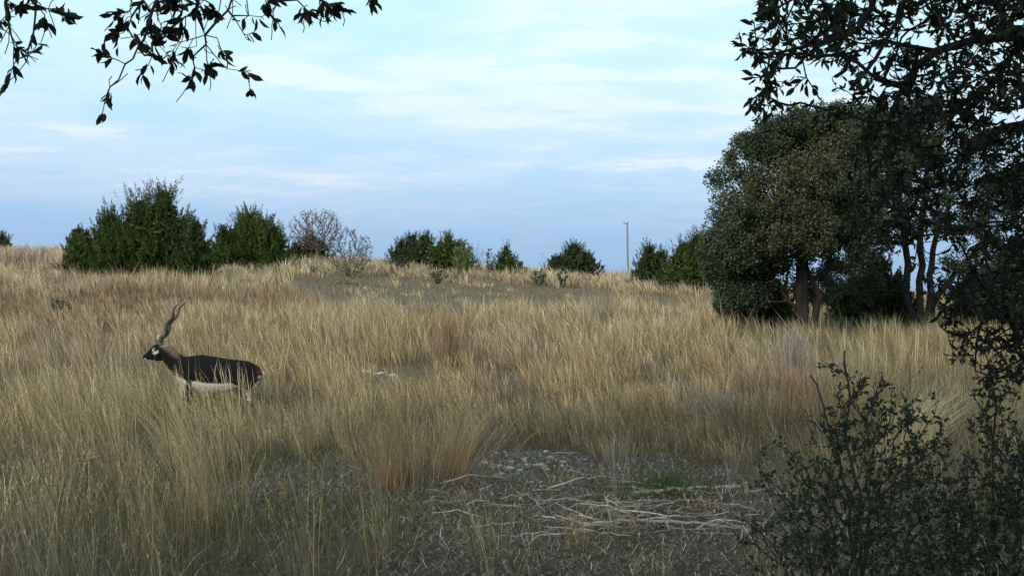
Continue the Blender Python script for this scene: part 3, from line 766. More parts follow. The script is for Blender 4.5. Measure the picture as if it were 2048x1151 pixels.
def dens(px, py):
    d = np.interp(px, [1460, 1560, 1700, 1800, 1900, 2048], [.75, .8, .62, .66, .9, 1.2])
    d = d * np.where((px < 1690) & (px > 1560) & (py > 120), .22, 1)
    d = d * (1 - .75 * np.clip(1.3 - np.hypot((px - 1750) / 60, (py - 130) / 60), 0, 1))
    d = d * (1 - .9 * np.clip(1.4 - np.hypot((px - 1868) / 62, (py - 520) / 48), 0, 1))
    d = d * (1 - .85 * np.clip(1.3 - np.hypot((px - 1935) / 26, (py - 440) / 20), 0, 1))
    d = d * (1 - .7 * np.clip(1.3 - np.hypot((px - 1940) / 40, (py - 330) / 20), 0, 1))
    d = d * np.where((py > 400) & (px < 1830), .65, 1) * np.where(py > 700, .55, 1)
    return d
n = 9000
qx = Rr.uniform(1455, 2140, n); qy = Rr.uniform(-70, 800, n)
kk = inpoly(qx, qy, MASK) & (Rr.random(n) < dens(qx, qy) * .36 * (.45 + fbm(qx / 45, qy / 45, 5) * 1.1)); qx, qy = qx[kk], qy[kk]
dd = np.interp(qy, [0, 250, 450, 700], [3.5, 4.1, 4.7, 5.1]) + Rr.normal(0, .42, len(qx)) + np.interp(qx, [1460, 1700, 2048], [-.35, 0, .35])
A = np.array([PT(a, b, max(2.7, c)) for a, b, c in zip(qx, qy, dd)])
ends = sk.grow(A, Rr, .16, .05, .006, .45)
nin = sk.n
# leafy twigs of the shading canopy, outside the frame
Oa = []
for cx, cy, cz, rx, ry, rz, m in ((-.2, 5.2, 4.7, 3.0, 2.2, .6, 520), (2.4, 8.6, 5.2, 2.6, 1.8, .7, 300), (.3, 1.2, 4.4, 2.6, 2.4, .6, 420), (4.6, 5.6, 4.8, 2.5, 2.2, 1.2, 260), (6.8, 6.6, 4.8, 1.6, 1.6, .9, 100)):
    q = rdir(Rr, m) * Rr.random((m, 1)) ** .4; Oa.append(np.array([cx, cy, cz]) + q * np.array([rx, ry, rz]))
Oa = np.concatenate(Oa)
px_, row_ = pix(Oa[:, 0], np.maximum(Oa[:, 1], .1), Oa[:, 2]); ok = (row_ < -90) | (Oa[:, 1] < .5) | (px_ > 2250)
ends2 = sk.grow(Oa[ok], Rr, .3, .2, .02, .4)
r = sk.radii(.0017, 2.25)
V, Q = sk.tubes(r, 6)
thick = r > .012
mesh_np('trunk', V, [Q], M_bark, T_r, smooth=True)
acc = Acc()
fine = np.where((r[:nin] < .0045))[0]; fine = fine[fine > 30]
fset = np.unique(ends[ends < nin])
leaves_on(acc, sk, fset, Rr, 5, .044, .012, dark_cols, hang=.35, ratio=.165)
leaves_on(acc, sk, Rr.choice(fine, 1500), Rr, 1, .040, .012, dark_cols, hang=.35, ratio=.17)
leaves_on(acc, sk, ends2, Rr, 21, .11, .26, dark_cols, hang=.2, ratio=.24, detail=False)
acc.build('crown', M_leaf, T_r)

# ------------------------------------------------------------------ oak whose twig tips hang into the upper left corner
tb2 = np.array([-3.6, .6, float(terr(-3.6, .6))])
T_l = empty('live_oak', tb2, 'live oak at the left with only thin leafy twigs hanging into the sky', 'oak tree')
sk = Skel(30000); Rr = rng(71)
root = sk.node(tb2 - np.array([0, 0, .1]), -1, 0, .22)
fk = sk.polyline([tb2, tb2 + np.array([.1, .1, 1.5]), tb2 + np.array([.3, .4, 2.5])], root, .3, .02, Rr, (.2, .12))[-1]
arm = sk.polyline([sk.p[fk], np.array([-2.5, 1.8, 3.1]), PT(-150, -120, 3.1), PT(200, -160, 3.1), PT(400, -150, 3.0), PT(620, -110, 3.0), PT(760, -60, 3.0)], fk, .12, .012, Rr, (.06, .008))
for o_ in ([np.array([-3.2, 2.6, 3.9]), np.array([-2.2, 4.2, 4.3])], [np.array([-4.6, .2, 3.8]), np.array([-5.5, -.4, 4.4])], [np.array([-2.6, .2, 3.7]), np.array([-1.4, -.8, 4.2])], [np.array([-4.4, 3.0, 3.9]), np.array([-4.8, 5.0, 4.4])]):
    sk.polyline([sk.p[fk]] + o_, fk, .3, .04, Rr, (.09, .03))
def Z(x, y, d=3.0): return PT(x / 2.695, y / 2.695, d)
TW = [  # hand-traced hanging twigs: (points in zoomed pixels, distance, leafiness)
 ([(60, -300), (30, -60), (38, 80), (50, 140), (60, 190), (75, 240), (110, 262)], 2.9, .6),
 ([(150, -300), (190, -40), (190, 90), (180, 180), (150, 270), (155, 300), (205, 322)], 3.0, .05),
 ([(150, 290), (90, 320), (62, 375), (48, 455)], 3.0, .12),
 ([(190, 20), (260, 50), (320, 45), (365, 90)], 3.0, .9), ([(190, 30), (240, 80), (245, 130)], 3.0, .9), ([(30, 0), (90, 30), (150, 40)], 2.95, 1.2),
 ([(880, -350), (845, 0), (820, 60), (790, 170), (775, 215), (742, 258), (715, 320), (675, 345), (658, 385), (640, 430), (592, 470), (575, 525)], 3.0, .45),
 ([(800, -300), (770, 0), (710, 90), (690, 150), (745, 250)], 2.95, .5), ([(700, 60), (660, 70), (615, 110)], 2.95, .9), ([(700, 160), (650, 165), (600, 200)], 2.95, .9),
 ([(790, 178), (830, 195), (870, 190), (915, 170)], 3.0, .7), ([(745, 255), (780, 300), (825, 290), (872, 322), (905, 295), (935, 330)], 3.0, .5),
 ([(825, 290), (800, 350), (765, 392)], 3.0, .4), ([(825, 290), (820, 250), (850, 220)], 3.0, .6), ([(675, 345), (630, 322), (580, 305), (545, 290)], 3.0, .9),
 ([(1090, -350), (1068, 0), (1055, 70), (1085, 130), (1105, 190), (1110, 240), (1150, 290), (1190, 340), (1230, 372), (1275, 378), (1345, 398)], 3.1, .35),
 ([(1105, 240), (1035, 310), (1050, 365), (1035, 435)], 3.1, .45), ([(1110, 240), (1115, 330), (1140, 395)], 3.1, .2), ([(1055, 375), (1110, 378), (1160, 350)], 3.1, .3),
 ([(1105, 190), (1170, 205), (1190, 265), (1215, 305)], 3.1, .5), ([(1100, 185), (1165, 120), (1230, 55), (1255, -20), (1300, -200)], 3.1, .25),
 ([(1095, 200), (1040, 210), (960, 232), (930, 275)], 3.1, .15), ([(1040, 205), (1020, 250), (1010, 280)], 3.1, .9), ([(1055, 80), (1000, 90), (930, 140), (880, 180), (850, 160)], 3.05, .7),
 ([(1010, 100), (1000, 140), (960, 170)], 3.05, .8), ([(1055, 90), (1055, 180), (1060, 250)], 3.1, .1), ([(1230, 55), (1270, 110), (1315, 185)], 3.1, .03),
 ([(1250, 85), (1340, 85), (1412, 92)], 3.1, .12), ([(1335, 80), (1330, 0), (1340, -200)], 3.1, .1), ([(1100, 0), (1150, 30), (1170, 90)], 3.1, 1.0), ([(960, -200), (940, 0), (960, 40), (900, 30)], 3.05, 1.2),
 ([(840, 0), (880, 20), (930, 25)], 3.05, 1.2), ([(975, -100), (985, 60), (930, 130)], 3.05, .15),
 ([(1380, -220), (1400, -10), (1500, 5), (1600, 0), (1640, 40), (1680, 80)], 2.9, .7), ([(1500, 5), (1470, 65), (1475, 95), (1508, 138)], 2.9, .12), ([(1430, 0), (1440, 50)], 2.9, .5),
 ([(1700, -200), (1720, -10), (1770, 30), (1840, 60)], 2.9, 1.5), ([(1740, 20), (1745, 90)], 2.9, 1.2), ([(1640, 60), (1630, 90)], 2.9, 1.2), ([(1760, 20), (1830, 30)], 2.9, 1.5), ([(2000, -250), (2020, 20)], 3.0, .2),
 ([(760, 20), (750, 90), (745, 130)], 3.0, .05), ([(1200, -50), (1180, 60), (1110, 60)], 3.1, .9),
]
lp = []; 
for pts, d_, lf in TW:
    P_ = [Z(x, y, d_) for x, y in pts]
    if pts[0][1] < -90: P_[0] = P_[0]
    i = int(np.argmin(np.linalg.norm(sk.p[:sk.n] - P_[0], axis=1)))
    ids = sk.polyline([sk.p[i]] + (P_[1:] if np.linalg.norm(sk.p[i] - P_[0]) < .01 else P_), i, .035, .0028, Rr)
    for q in ids[2:]:
        px_, row_ = pix(*sk.p[q]); 
        if Rr.random() < lf * .55: lp.append(q)
    if lf > .3: lp += [ids[-1]] * 2
    elif lf > .1: lp.append(ids[-1])
nin = sk.n
# side twiglets
sel = Rr.choice(np.arange(len(arm) + 60, nin), 150)
for q in sel:
    q = int(q); v_ = (rdir(Rr, 1)[0] * np.array([1, .7, 1]) + np.array([0, 0, -.25])) * Rr.uniform(.012, .045)
    ids = sk.polyline([sk.p[q], sk.p[q] + v_, sk.p[q] + v_ * 1.7 + rdir(Rr, 1)[0] * .012], q, .02, .002, Rr)
    if Rr.random() < .2: lp.append(ids[-1])
Oa = []
for cx, cy, cz, rx, ry, rz, m in ((-2.6, 4.4, 4.5, 2.2, 2.2, .6, 360), (-4.9, 4.4, 4.3, 1.8, 2.4, .8, 260), (-2., -.8, 4.0, 2.4, 2.2, .9, 360), (-5, -.6, 3.8, 2.2, 2.4, 1.1, 360)):
    q = rdir(Rr, m) * Rr.random((m, 1)) ** .4; Oa.append(np.array([cx, cy, cz]) + q * np.array([rx, ry, rz]))
Oa = np.concatenate(Oa); px_, row_ = pix(Oa[:, 0], np.maximum(Oa[:, 1], .1), Oa[:, 2]); ok = (row_ < -110) | (Oa[:, 1] < .5) | (px_ < -160)
ends2 = sk.grow(Oa[ok], Rr, .3, .2, .02, .4)
r = sk.radii(.0013, 2.5)
V, Q = sk.tubes(r, 6)
mesh_np('trunk', V, [Q], M_barkn, T_l, smooth=True)
acc = Acc()
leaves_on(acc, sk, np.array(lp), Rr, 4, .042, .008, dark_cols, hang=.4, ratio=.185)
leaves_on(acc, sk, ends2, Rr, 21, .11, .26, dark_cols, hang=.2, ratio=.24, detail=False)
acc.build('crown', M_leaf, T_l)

# ------------------------------------------------------------------ foreground evergreen shrubs, lower right
def fshrub(name, label, base, clumps, seed, natt, per, L, cols, w=.5, tip=.0014, rmin=(.008, .004), group=None, cat='shrub', stems_=None):
    Rr = rng(seed); t = empty(name, base, label, cat, group)
    sk = Skel(40000); root = sk.node(base - np.array([0, 0, .03]), -1)
    if natt > 500:
        for an in range(9):
            sk.polyline([base, base + np.array([math.cos(an * .7) * .3, math.sin(an * .7) * .3, .06]), base + np.array([math.cos(an * .7) * .55, math.sin(an * .7) * .45, .35])], root, .05, .01, Rr, (.006, .003))
    for s_ in (stems_ or []): sk.polyline([sk.p[0]] + [PT(*q) for q in s_], root, .05, .008, Rr, rmin)
    A = []; wt_ = np.array([c[2] * c[3] * c[5] for c in clumps], float); wt_ /= wt_.sum()
    for j in Rr.choice(len(clumps), natt, p=wt_):
        px, row, rx, rz, d_, _ = clumps[j]; k = d_ / FPX
        A.append(PT(px, row, d_) + rdir(Rr, 1)[0] * Rr.random() ** .45 * np.array([rx * k, .25 + rx * k * .4, rz * k]))
    A = np.array(A); A = A[A[:, 2] > terr(A[:, 0], A[:, 1]) + .02]
    ends = sk.grow(A, Rr, w, .04, .005, .4)
    r = sk.radii(tip, 2.5); V, Q = sk.tubes(r, 5)
    mesh_np('branches', V, [Q], M_barkn, t, smooth=True)
    acc = Acc(); leaves_on(acc, sk, ends, Rr, per, L, .012, cols, hang=-.1, ratio=.26)
    fine = np.where(r < tip * 1.6)[0]; leaves_on(acc, sk, Rr.choice(fine, len(ends)), Rr, 1, L, .01, cols, hang=-.1, ratio=.26)
    acc.build('foliage', M_leaf, t); return t
def sh_cols(R_, n_, P_): return np.array([.030, .046, .026]) * R_.uniform(.6, 1.6, (n_, 1))
fshrub('evergreen_shrub', 'small leaved dark shrub at lower right, its tips rising before the dry grass', GP(1720, 4.9),
       [(1740, 960, 170, 120, 4.9, 1.2), (1700, 840, 90, 80, 4.9, .8), (1820, 850, 90, 70, 4.9, .6), (1660, 740, 60, 28, 4.9, .45), (1730, 780, 60, 40, 4.9, .9), (1800, 830, 80, 50, 4.9, .6), (1590, 960, 90, 90, 4.9, .6), (1860, 960, 100, 100, 4.9, .8), (1700, 1070, 240, 80, 4.8, 1.6), (1620, 1120, 140, 60, 4.7, .8), (1830, 1120, 160, 60, 4.7, .8)],
       81, 1350, 4, .023, sh_cols, .35, stems_=[[(1720, 1000, 4.9), (1690, 880, 4.9), (1700, 800, 4.85), (1690, 700, 4.8)], [(1740, 1000, 4.9), (1820, 930, 4.9), (1870, 900, 4.9)], [(1700, 1000, 4.9), (1660, 860, 4.9), (1620, 750, 4.9)]], group='dark shrubs in the lower right')
fshrub('evergreen_shrub', 'dark leafy shrub filling the bottom right corner', GP(2010, 4.9),
       [(2000, 980, 100, 100, 4.9, 1), (2050, 900, 60, 70, 4.9, .8), (1960, 1050, 100, 60, 4.8, 1), (2080, 1000, 80, 100, 4.9, 1), (1960, 1130, 150, 60, 4.7, 1)], 82, 850, 4, .024, sh_cols, .35, group='dark shrubs in the lower right')
fshrub('evergreen_sapling', 'slender leafy sapling below the hanging oak branch at the right edge', GP(1985, 6.2),
       [(1985, 800, 22, 60, 6.2, 1), (2010, 760, 16, 50, 6.2, .6), (1975, 870, 22, 50, 6.2, .8)], 83, 110, 4, .03, sh_cols, .3, stems_=[[(1985, 900, 6.2), (1990, 800, 6.2), (1995, 740, 6.2)]])
def yel_cols(R_, n_, P_): return np.array([.20, .13, .03]) * R_.uniform(.5, 1.4, (n_, 1))
for (x, y_, lb, sd) in ((1392, 912, 'yellow brown dried flower heads, left clump behind the stick pile', 84), (1440, 918, 'yellow brown dried flower heads, right clump behind the stick pile', 85)):
    d_ = 9.2
    fshrub('dried_flower', lb, GP(x, d_), [(x, y_, 22, 10, d_, 1)], sd, 26, 5, .022, yel_cols, .3, group='dried yellow flowers', cat='plant')
def pale_cols(R_, n_, P_): return np.array([.42, .33, .15]) * R_.uniform(.6, 1.3, (n_, 1))
fshrub('dried_flower', 'pale round dried flower head in the grass at lower left', GP(178, 7.2), [(178, 912, 14, 12, 7.2, 1)], 86, 34, 4, .02, pale_cols, .3, cat='plant')
def wht(R_, n_, P_): return np.array([.30, .25, .2]) * R_.uniform(.6, 1.2, (n_, 1))

# ------------------------------------------------------------------ single tufts that stand out
def tuft(name, label, px, d, n, H, rad, lean, base, tip, seed, wmul=1., spread=2.2, group='standout grass clumps', bias=(0, 0), cat='grass clump'):
    Rr = rng(seed); b = GP(px, d); acc = Acc()
    th = Rr.uniform(0, 2 * PI, n); r_ = np.abs(Rr.normal(0, rad, n)); off = np.stack([np.cos(th), np.sin(th)], -1) * r_[:, None]
    X = b[0] + off[:, 0]; Y = b[1] + off[:, 1]
    Hh = H * Rr.uniform(.55, 1.08, n)
    ln = off / max(rad, .01) * .1 * spread + np.array(bias) * Rr.uniform(.5, 1.4, (n, 1)) + Rr.normal(0, lean, (n, 2))
    w_ = wmul * np.maximum(.0018, d * .00024) * Rr.uniform(.6, 1.3, n)
    c = Rr.uniform(.7, 1.25, (n, 1))
    P, S = stems(acc, X, Y, Hh, w_, ln, np.array(base) * c, np.array(tip) * c, Rr, 6)
    for j in range(3):
        f = Rr.random(n)[:, None]; a_ = P[:, -2 - j % 2] * (1 - f) + P[:, -1 - j % 2] * f
        dd_ = nrm(rdir(Rr, n) * .7 + np.array([0, 0, 1.])); l_ = Rr.uniform(.012, .03, n)[:, None]
        acc.add(*ribbons(np.stack([a_, a_ + dd_ * l_], 1), np.full((n, 2), .002) * wmul, S, np.repeat((np.array(tip) * c * 1.1)[:, None], 2, 1)))
    o = acc.build(name, M_grass); return tag(o, label, cat, group)
tuft('grass_clump', 'dark rusty red upright grass clump in the middle of the field', 897, 17.5, 300, 1.08, .17, .08, np.array([.20, .13, .085]), np.array([.33, .225, .14]), 91, spread=.5)
tuft('grass_clump', 'tall pinkish grey feathery grass clump in front of the big oak', 1583, 15, 240, 1.15, .13, .07, MAUVE * .8, np.array([.40, .32, .265]), 92, spread=.9)
tuft('grass_clump', 'reddish stems at the foot of the pinkish grey clump', 1590, 13.8, 260, .62, .14, .1, RUST, np.array([.45, .26, .17]), 93)
tuft('grass_clump', 'broad straw tuft leaning right beside the white stones', 905, 8.3, 210, .66, .2, .13, RUST * .9, STRAW * .8, 94, spread=1.3, bias=(.28, -.05))
tuft('grass_clump', 'long pale stems arching to the right behind the dark shrub', 1800, 8.8, 320, .85, .12, .08, STRAW * .8, PALE * .9, 95, spread=1.2, bias=(.5, 0))
tuft('grass_clump', 'rust based tuft left of the litter patch', 780, 7.9, 200, .66, .2, .14, RUST * .9, STRAW * .72, 96, spread=1.2, bias=(-.1, 0))
tuft('grass_clump', 'brown grass clump left of the grey shrub on the crest', 40, 46, 260, .95, .9, .06, RUST, MAUVE, 97, wmul=1.5, spread=.3)
tuft('dead_weed', 'leafless white stemmed weed fanning up behind the stick pile', 1232, 7.7, 26, .6, .04, .15, np.array([.25, .22, .2]), np.array([.34, .30, .27]), 98, wmul=.8, spread=2.2, group=None, cat='weed')
tuft('dead_weed', 'thin grey leafless weed standing right of the dried flowers', 1462, 8.0, 12, .5, .02, .13, np.array([.25, .22, .2]), np.array([.3, .27, .25]), 99, wmul=.8, spread=2.5, group=None, cat='weed')
tuft('green_tuft', 'bright green low grass tuft beside the stick pile', 1335, 7.9, 300, .15, .24, .4, np.array([.04, .07, .022]), np.array([.065, .10, .032]), 100, wmul=1.3, group=None)
tuft('grass_clump', 'slanting long stems in the lower left foreground', 420, 6.6, 130, .95, .12, .06, STRAW * .7, STRAW, 1001, spread=.8, bias=(-.33, 0))
for i, (px, d_, n_) in enumerate(((372, 11.9, 13), (415, 12.1, 14), (455, 11.8, 14), (500, 12.0, 13), (345, 12.0, 9), (480, 11.4, 10))):
    tuft('grass_clump', 'few long pale stems rising before the dark flank of the antelope', px, d_, n_, .82, .12, .1, STRAW * .7, PALE * .95, 1030 + i, wmul=.85, spread=.8, bias=(-.18, 0), group='long stems before the antelope')
for i, px in enumerate((1720, 1748, 1765, 1800, 1830, 1850, 1690)):
    tuft('tall_stalk', 'thin pale upright stalk rising before the shaded oak trunks', px, 16 + .3 * i, 3, 1.1, .02, .03, STRAW * .8, PALE, 1010 + i, spread=.3, group='pale stalks before the oak trunks', cat='stalk')

# ------------------------------------------------------------------ stones
def stone(loc, sz, seed, label, group, white=.75):
    Rr = rng(seed)
    import bmesh
    bm = bmesh.new(); bmesh.ops.create_icosphere(bm, subdivisions=2, radius=1)
    V = np.array([v.co[:] for v in bm.verts]); F = np.array([[v.index for v in f.verts] for f in bm.faces]); bm.free()
    for _ in range(6):                                     # chip it with planes
        nn = rdir(Rr, 1)[0]; h = Rr.uniform(.45, .8); dd_ = V @ nn; V = V - np.maximum(dd_ - h, 0)[:, None] * nn
    V = V * np.array([1, Rr.uniform(.6, .95), Rr.uniform(.4, .65)]) * sz
    a = Rr.uniform(0, 2 * PI); V = V @ np.array([[math.cos(a), -math.sin(a), 0], [math.sin(a), math.cos(a), 0], [0, 0, 1]]).T
    c = np.array([.62, .57, .48]) * white * Rr.uniform(.8, 1.1)
    o = mesh_np('stone', V, [F], M_stone, col=np.repeat(c[None], len(V), 0)); o.location = [float(q) for q in loc]
    return tag(o, label, 'stone', group)
Rr = rng(7)
big = [(1020, 940, .055, 'pale flat limestone, largest of the stones left of the bare weed'), (1100, 918, .05, 'whitest stone at the upper right of the stone scatter'),
       (1003, 951, .045, 'cream stone at the front edge of the stone scatter')]
def at_row(px, row, d0=4, d1=60):
    ds = np.linspace(d0, d1, 800); X = (px - 1024) / FPX * ds; Zt = terr(X, ds); _, rr = pix(X, ds, Zt)
    return GP(px, float(ds[np.argmin(np.abs(rr - row))]))
for i, (px, row, s_, lb) in enumerate(big):
    p = at_row(px, row, 4, 14); stone(p + np.array([0, 0, s_ * .25]), s_, 500 + i, lb, None, 1.0)
for i in range(72):
    px = Rr.normal(1045, 55); row = Rr.normal(934, 16); p = at_row(px, row, 4, 14); s_ = Rr.uniform(.014, .042)
    stone(p + np.array([0, 0, s_ * .3]), s_, 520 + i, 'small chalky stone scattered on bare earth behind the sticks', 'small stones on the bare earth', Rr.uniform(.5, 1.05))
for i in range(9):
    px = Rr.normal(745, 26); row = Rr.normal(752, 6); p = at_row(px, row, 8, 30); s_ = Rr.uniform(.04, .08)
    stone(p + np.array([0, 0, s_ * .8]), s_, 620 + i, 'pale stone half hidden in grass right of the antelope', 'stones in the mid field grass', .85)
for i in range(46):
    px = Rr.uniform(640, 900); row = Rr.uniform(560, 594); p = at_row(px, row, 25, 60); s_ = Rr.uniform(.02, .05)
    stone(p + np.array([0, 0, s_ * .2]), s_, 650 + i, 'small pale stone lying on the bare track across the slope', 'small stones on the track', .8)

# ------------------------------------------------------------------ sticks
def stick(a, b, r, seed, label, group, side=True, c=(.30, .27, .24)):
    Rr = rng(seed); sk = Skel(400)
    L = np.linalg.norm(b - a); mid = (a + b) / 2 + Rr.normal(0, .09, 3) * L; mid[2] = abs(mid[2] - (a[2] + b[2]) / 2) * .5 + (a[2] + b[2]) / 2
    root = sk.node(a, -1, 0, r)
    ids = sk.polyline([a, mid, b], root, .05, .0045, Rr, (r, r * .55))
    if side:
        for _ in range(Rr.integers(0, 4)):
            q = int(Rr.choice(ids[2:])); dr = (b - a) / L + Rr.normal(0, .6, 3) * np.array([1, 1, .3]); e = sk.p[q] + dr * L * Rr.uniform(.15, .4)
            e[2] = max(e[2], float(terr(e[0], e[1])) + .01)
            sk.polyline([sk.p[q], e], q, .05, .004, Rr, (r * .5, r * .25))
    rr = np.maximum(sk.radii(.002, 2.5) * .0 + sk.rmin[:sk.n], .0015); V, Q = sk.tubes(rr, 6)
    cc = np.array(c) * Rr.uniform(.7, 1.3)
    m = 6
    F = [Q, np.array([list(range(m - 1, -1, -1))]), ]
    o = mesh_np('stick', V - a, F, M_twig, col=np.repeat(cc[None], len(V), 0), smooth=True); o.location = [float(q) for q in a]
    return tag(o, label, 'stick', group)
def spt(px, row, h): p = at_row(px, row, 4, 12); return p + np.array([0, 0, h])
named = [((1240, 972), (1395, 1000), .013, 'long grey stick at the upper edge of the stick pile'), ((1260, 995), (1480, 985), .016, 'straight pale branch along the top of the stick pile'),
         ((1215, 1032), (1420, 1015), .019, 'thick brown branch across the middle of the stick pile'), ((1165, 1058), (1330, 1050), .016, 'thick stick at the front left of the stick pile'),
         ((1240, 1048), (1300, 1018), .013, 'forked slanting stick in the stick pile'), ((1290, 1052), (1480, 1068), .012, 'pale stick at the front right of the stick pile'),
         ((1035, 1035), (1200, 1000), .008, 'thin curved twig reaching left from the stick pile'), ((1095, 985), (1210, 965), .009, 'pale twig behind the left of the stick pile'),
         ((1000, 1005), (1090, 1040), .007, 'thin stick left of the stick pile pointing at the camera'), ((880, 975), (1005, 968), .009, 'bleached stick lying under the leaning tuft')]
for i, ((x0, y0), (x1, y1), r_, lb) in enumerate(named):
    stick(spt(x0, y0, .03), spt(x1, y1, .05), r_, 700 + i, lb, None, c=(.36, .33, .29) if i % 2 else (.24, .2, .165))
Rr = rng(8)
for i in range(110):
    c0 = (1290, 1025, 130, 28) if i < 60 else (1130, 1025, 210, 42)
    x = Rr.normal(c0[0], c0[2]); y_ = min(1075, Rr.normal(c0[1], c0[3])); a = spt(x, y_, Rr.uniform(.01, .07)); an = Rr.normal(.1, .95) + (PI if Rr.random() < .5 else 0)
    L = Rr.uniform(.08, .42); b = a + np.array([math.cos(an), math.sin(an) * .9, 0]) * L; b[2] = float(terr(b[0], b[1])) + Rr.uniform(.01, .09)
    stick(a, b, Rr.uniform(.0025, .0075), 800 + i, 'thin grey stick lying among the loose pile of dead branches', 'thin sticks of the dead branch pile', c=(.46, .42, .38) if Rr.random() < .6 else (.25, .20, .16))

# ------------------------------------------------------------------ utility pole beyond the crest
D_P = 118.0
pb = GP(1258, D_P); pt = PT(1254, 446, D_P); hgt = pt[2] - pb[2]
Tp = empty('utility_pole', pb, 'thin weathered wooden pole standing on the crest against the sky', 'pole')
a = np.linspace(0, 2 * PI, 12, endpoint=False); hs = np.linspace(-.3, hgt, 14)
V = np.concatenate([np.stack([np.cos(a) * (.12 - .03 * max(h, 0) / hgt) + (pt[0] - pb[0]) * h / hgt + .02 * math.sin(h), np.sin(a) * (.12 - .03 * max(h, 0) / hgt), np.full(12, h)], -1) for h in hs]) + pb
j = np.arange(12); Q = np.concatenate([np.stack([r0 * 12 + j, r0 * 12 + (j + 1) % 12, (r0 + 1) * 12 + (j + 1) % 12, (r0 + 1) * 12 + j], 1) for r0 in range(13)])
mesh_np('shaft', V, [Q, np.arange(12)[None] + 13 * 12], M_pole, Tp, smooth=True)
def box(c, s):
    c = np.array(c); s = np.array(s) / 2
    v = np.array([[x, y, z] for x in (-1, 1) for y in (-1, 1) for z in (-1, 1)]) * s + c
    return v, np.array([[0, 1, 3, 2], [4, 6, 7, 5], [0, 4, 5, 1], [2, 3, 7, 6], [0, 2, 6, 4], [1, 5, 7, 3]])
v, f = box(pt + np.array([-.14, -.1, -.05]), (.5, .09, .09)); mesh_np('crossarm', v, [f], M_pole, Tp)
for dx in (-.34, .06):
    aa = np.linspace(0, 2 * PI, 8, endpoint=False); pr = [(.0, .06), (.06, .07), (.10, .04), (.14, .06), (.2, .05), (.22, .01)]
    V = np.concatenate([np.stack([np.cos(aa) * r_, np.sin(aa) * r_, np.full(8, z_)], -1) for z_, r_ in pr]) + pt + np.array([dx, -.1, .01])
    jj = np.arange(8); Q = np.concatenate([np.stack([k * 8 + jj, k * 8 + (jj + 1) % 8, (k + 1) * 8 + (jj + 1) % 8, (k + 1) * 8 + jj], 1) for k in range(5)])
    mesh_np('insulator', V, [Q], tint_mat('porcelain', .3, 0, 0, .5, fixed=(.3, .28, .26)), Tp, smooth=True)

# ------------------------------------------------------------------ blackbuck antelope
D_A = 12.7
KA = .001384 * 12.7 / 13.4
ab = GP(405, D_A); AZ = ab[2]
AX = (260 + 700 / 4.603 - 1024) / FPX * D_A
BB = np.array([AX, D_A, AZ])
FEET = 1150
TB = empty('blackbuck', BB, 'male blackbuck antelope with spiral horns standing in tall dry grass', 'antelope')
def A3(zx, zy, y=0.): return BB + np.array([(zx - 700) * KA, y, (FEET - zy) * KA])
def eltube(pts, m=16):
    """pts: (zx, zy, y, r_inplane, r_lateral) in zoom px / metres; closed elliptical tube"""
    P = np.array([A3(p[0], p[1], p[2]) for p in pts]); n = len(P)
    T = nrm(np.gradient(P, axis=0)); a = np.linspace(0, 2 * PI, m, endpoint=False); V = []
    for i in range(n):
        t = T[i]; lat = np.array([0, 1., 0]); lat = lat - t * (lat @ t); lat /= np.linalg.norm(lat); up = np.cross(lat, t)
        V.append(P[i] + np.cos(a)[:, None] * up * pts[i][3] * KA + np.sin(a)[:, None] * lat * pts[i][4] * KA)
    V = np.concatenate(V + [P[:1] - T[:1] * .004, P[-1:] + T[-1:] * .004]); j = np.arange(m); j2 = (j + 1) % m
    Q = np.concatenate([np.stack([k * m + j, k * m + j2, (k + 1) * m + j2, (k + 1) * m + j], 1) for k in range(n - 1)])
    T0 = np.stack([np.full(m, n * m), j2, j], 1); T1 = np.stack([np.full(m, n * m + 1), (n - 1) * m + j, (n - 1) * m + j2], 1)
    return V, Q, np.concatenate([T0, T1])
parts = []
# trunk of the body (zx along, centre zy, half height, half width)
parts.append(eltube([(392, 672, 0, 40, 34), (425, 668, 0, 82, 62), (480, 672, 0, 112, 84), (560, 700, 0, 152, 98), (640, 716, 0, 174, 108), (720, 726, 0, 170, 116), (800, 732, 0, 166, 120), (880, 734, 0, 156, 118), (960, 730, 0, 142, 108), (1040, 724, 0, 130, 104), (1110, 722, 0, 112, 98), (1170, 726, 0, 78, 80), (1212, 738, 0, 42, 46), (1226, 744, 0, 16, 18)], 20))
# neck
parts.append(eltube([(500, 680, 0, 96, 66), (455, 640, 0, 92, 62), (410, 600, 0, 84, 54), (370, 560, 0, 76, 48), (335, 520, 0, 72, 43), (305, 490, 0, 66, 40)], 16))
# head
parts.append(eltube([(335, 475, 0, 42, 36), (300, 498, 0, 66, 44), (262, 512, 0, 68, 45), (228, 528, 0, 60, 38), (198, 545, 0, 47, 29), (168, 560, 0, 35, 24), (145, 568, 0, 30, 23), (130, 570, 0, 21, 18), (124, 570, 0, 10, 9)], 16))
parts.append(eltube([(300, 560, 0, 38, 26), (255, 578, 0, 30, 24), (210, 588, 0, 22, 18), (170, 594, 0, 14, 14), (150, 592, 0, 8, 10)], 12))
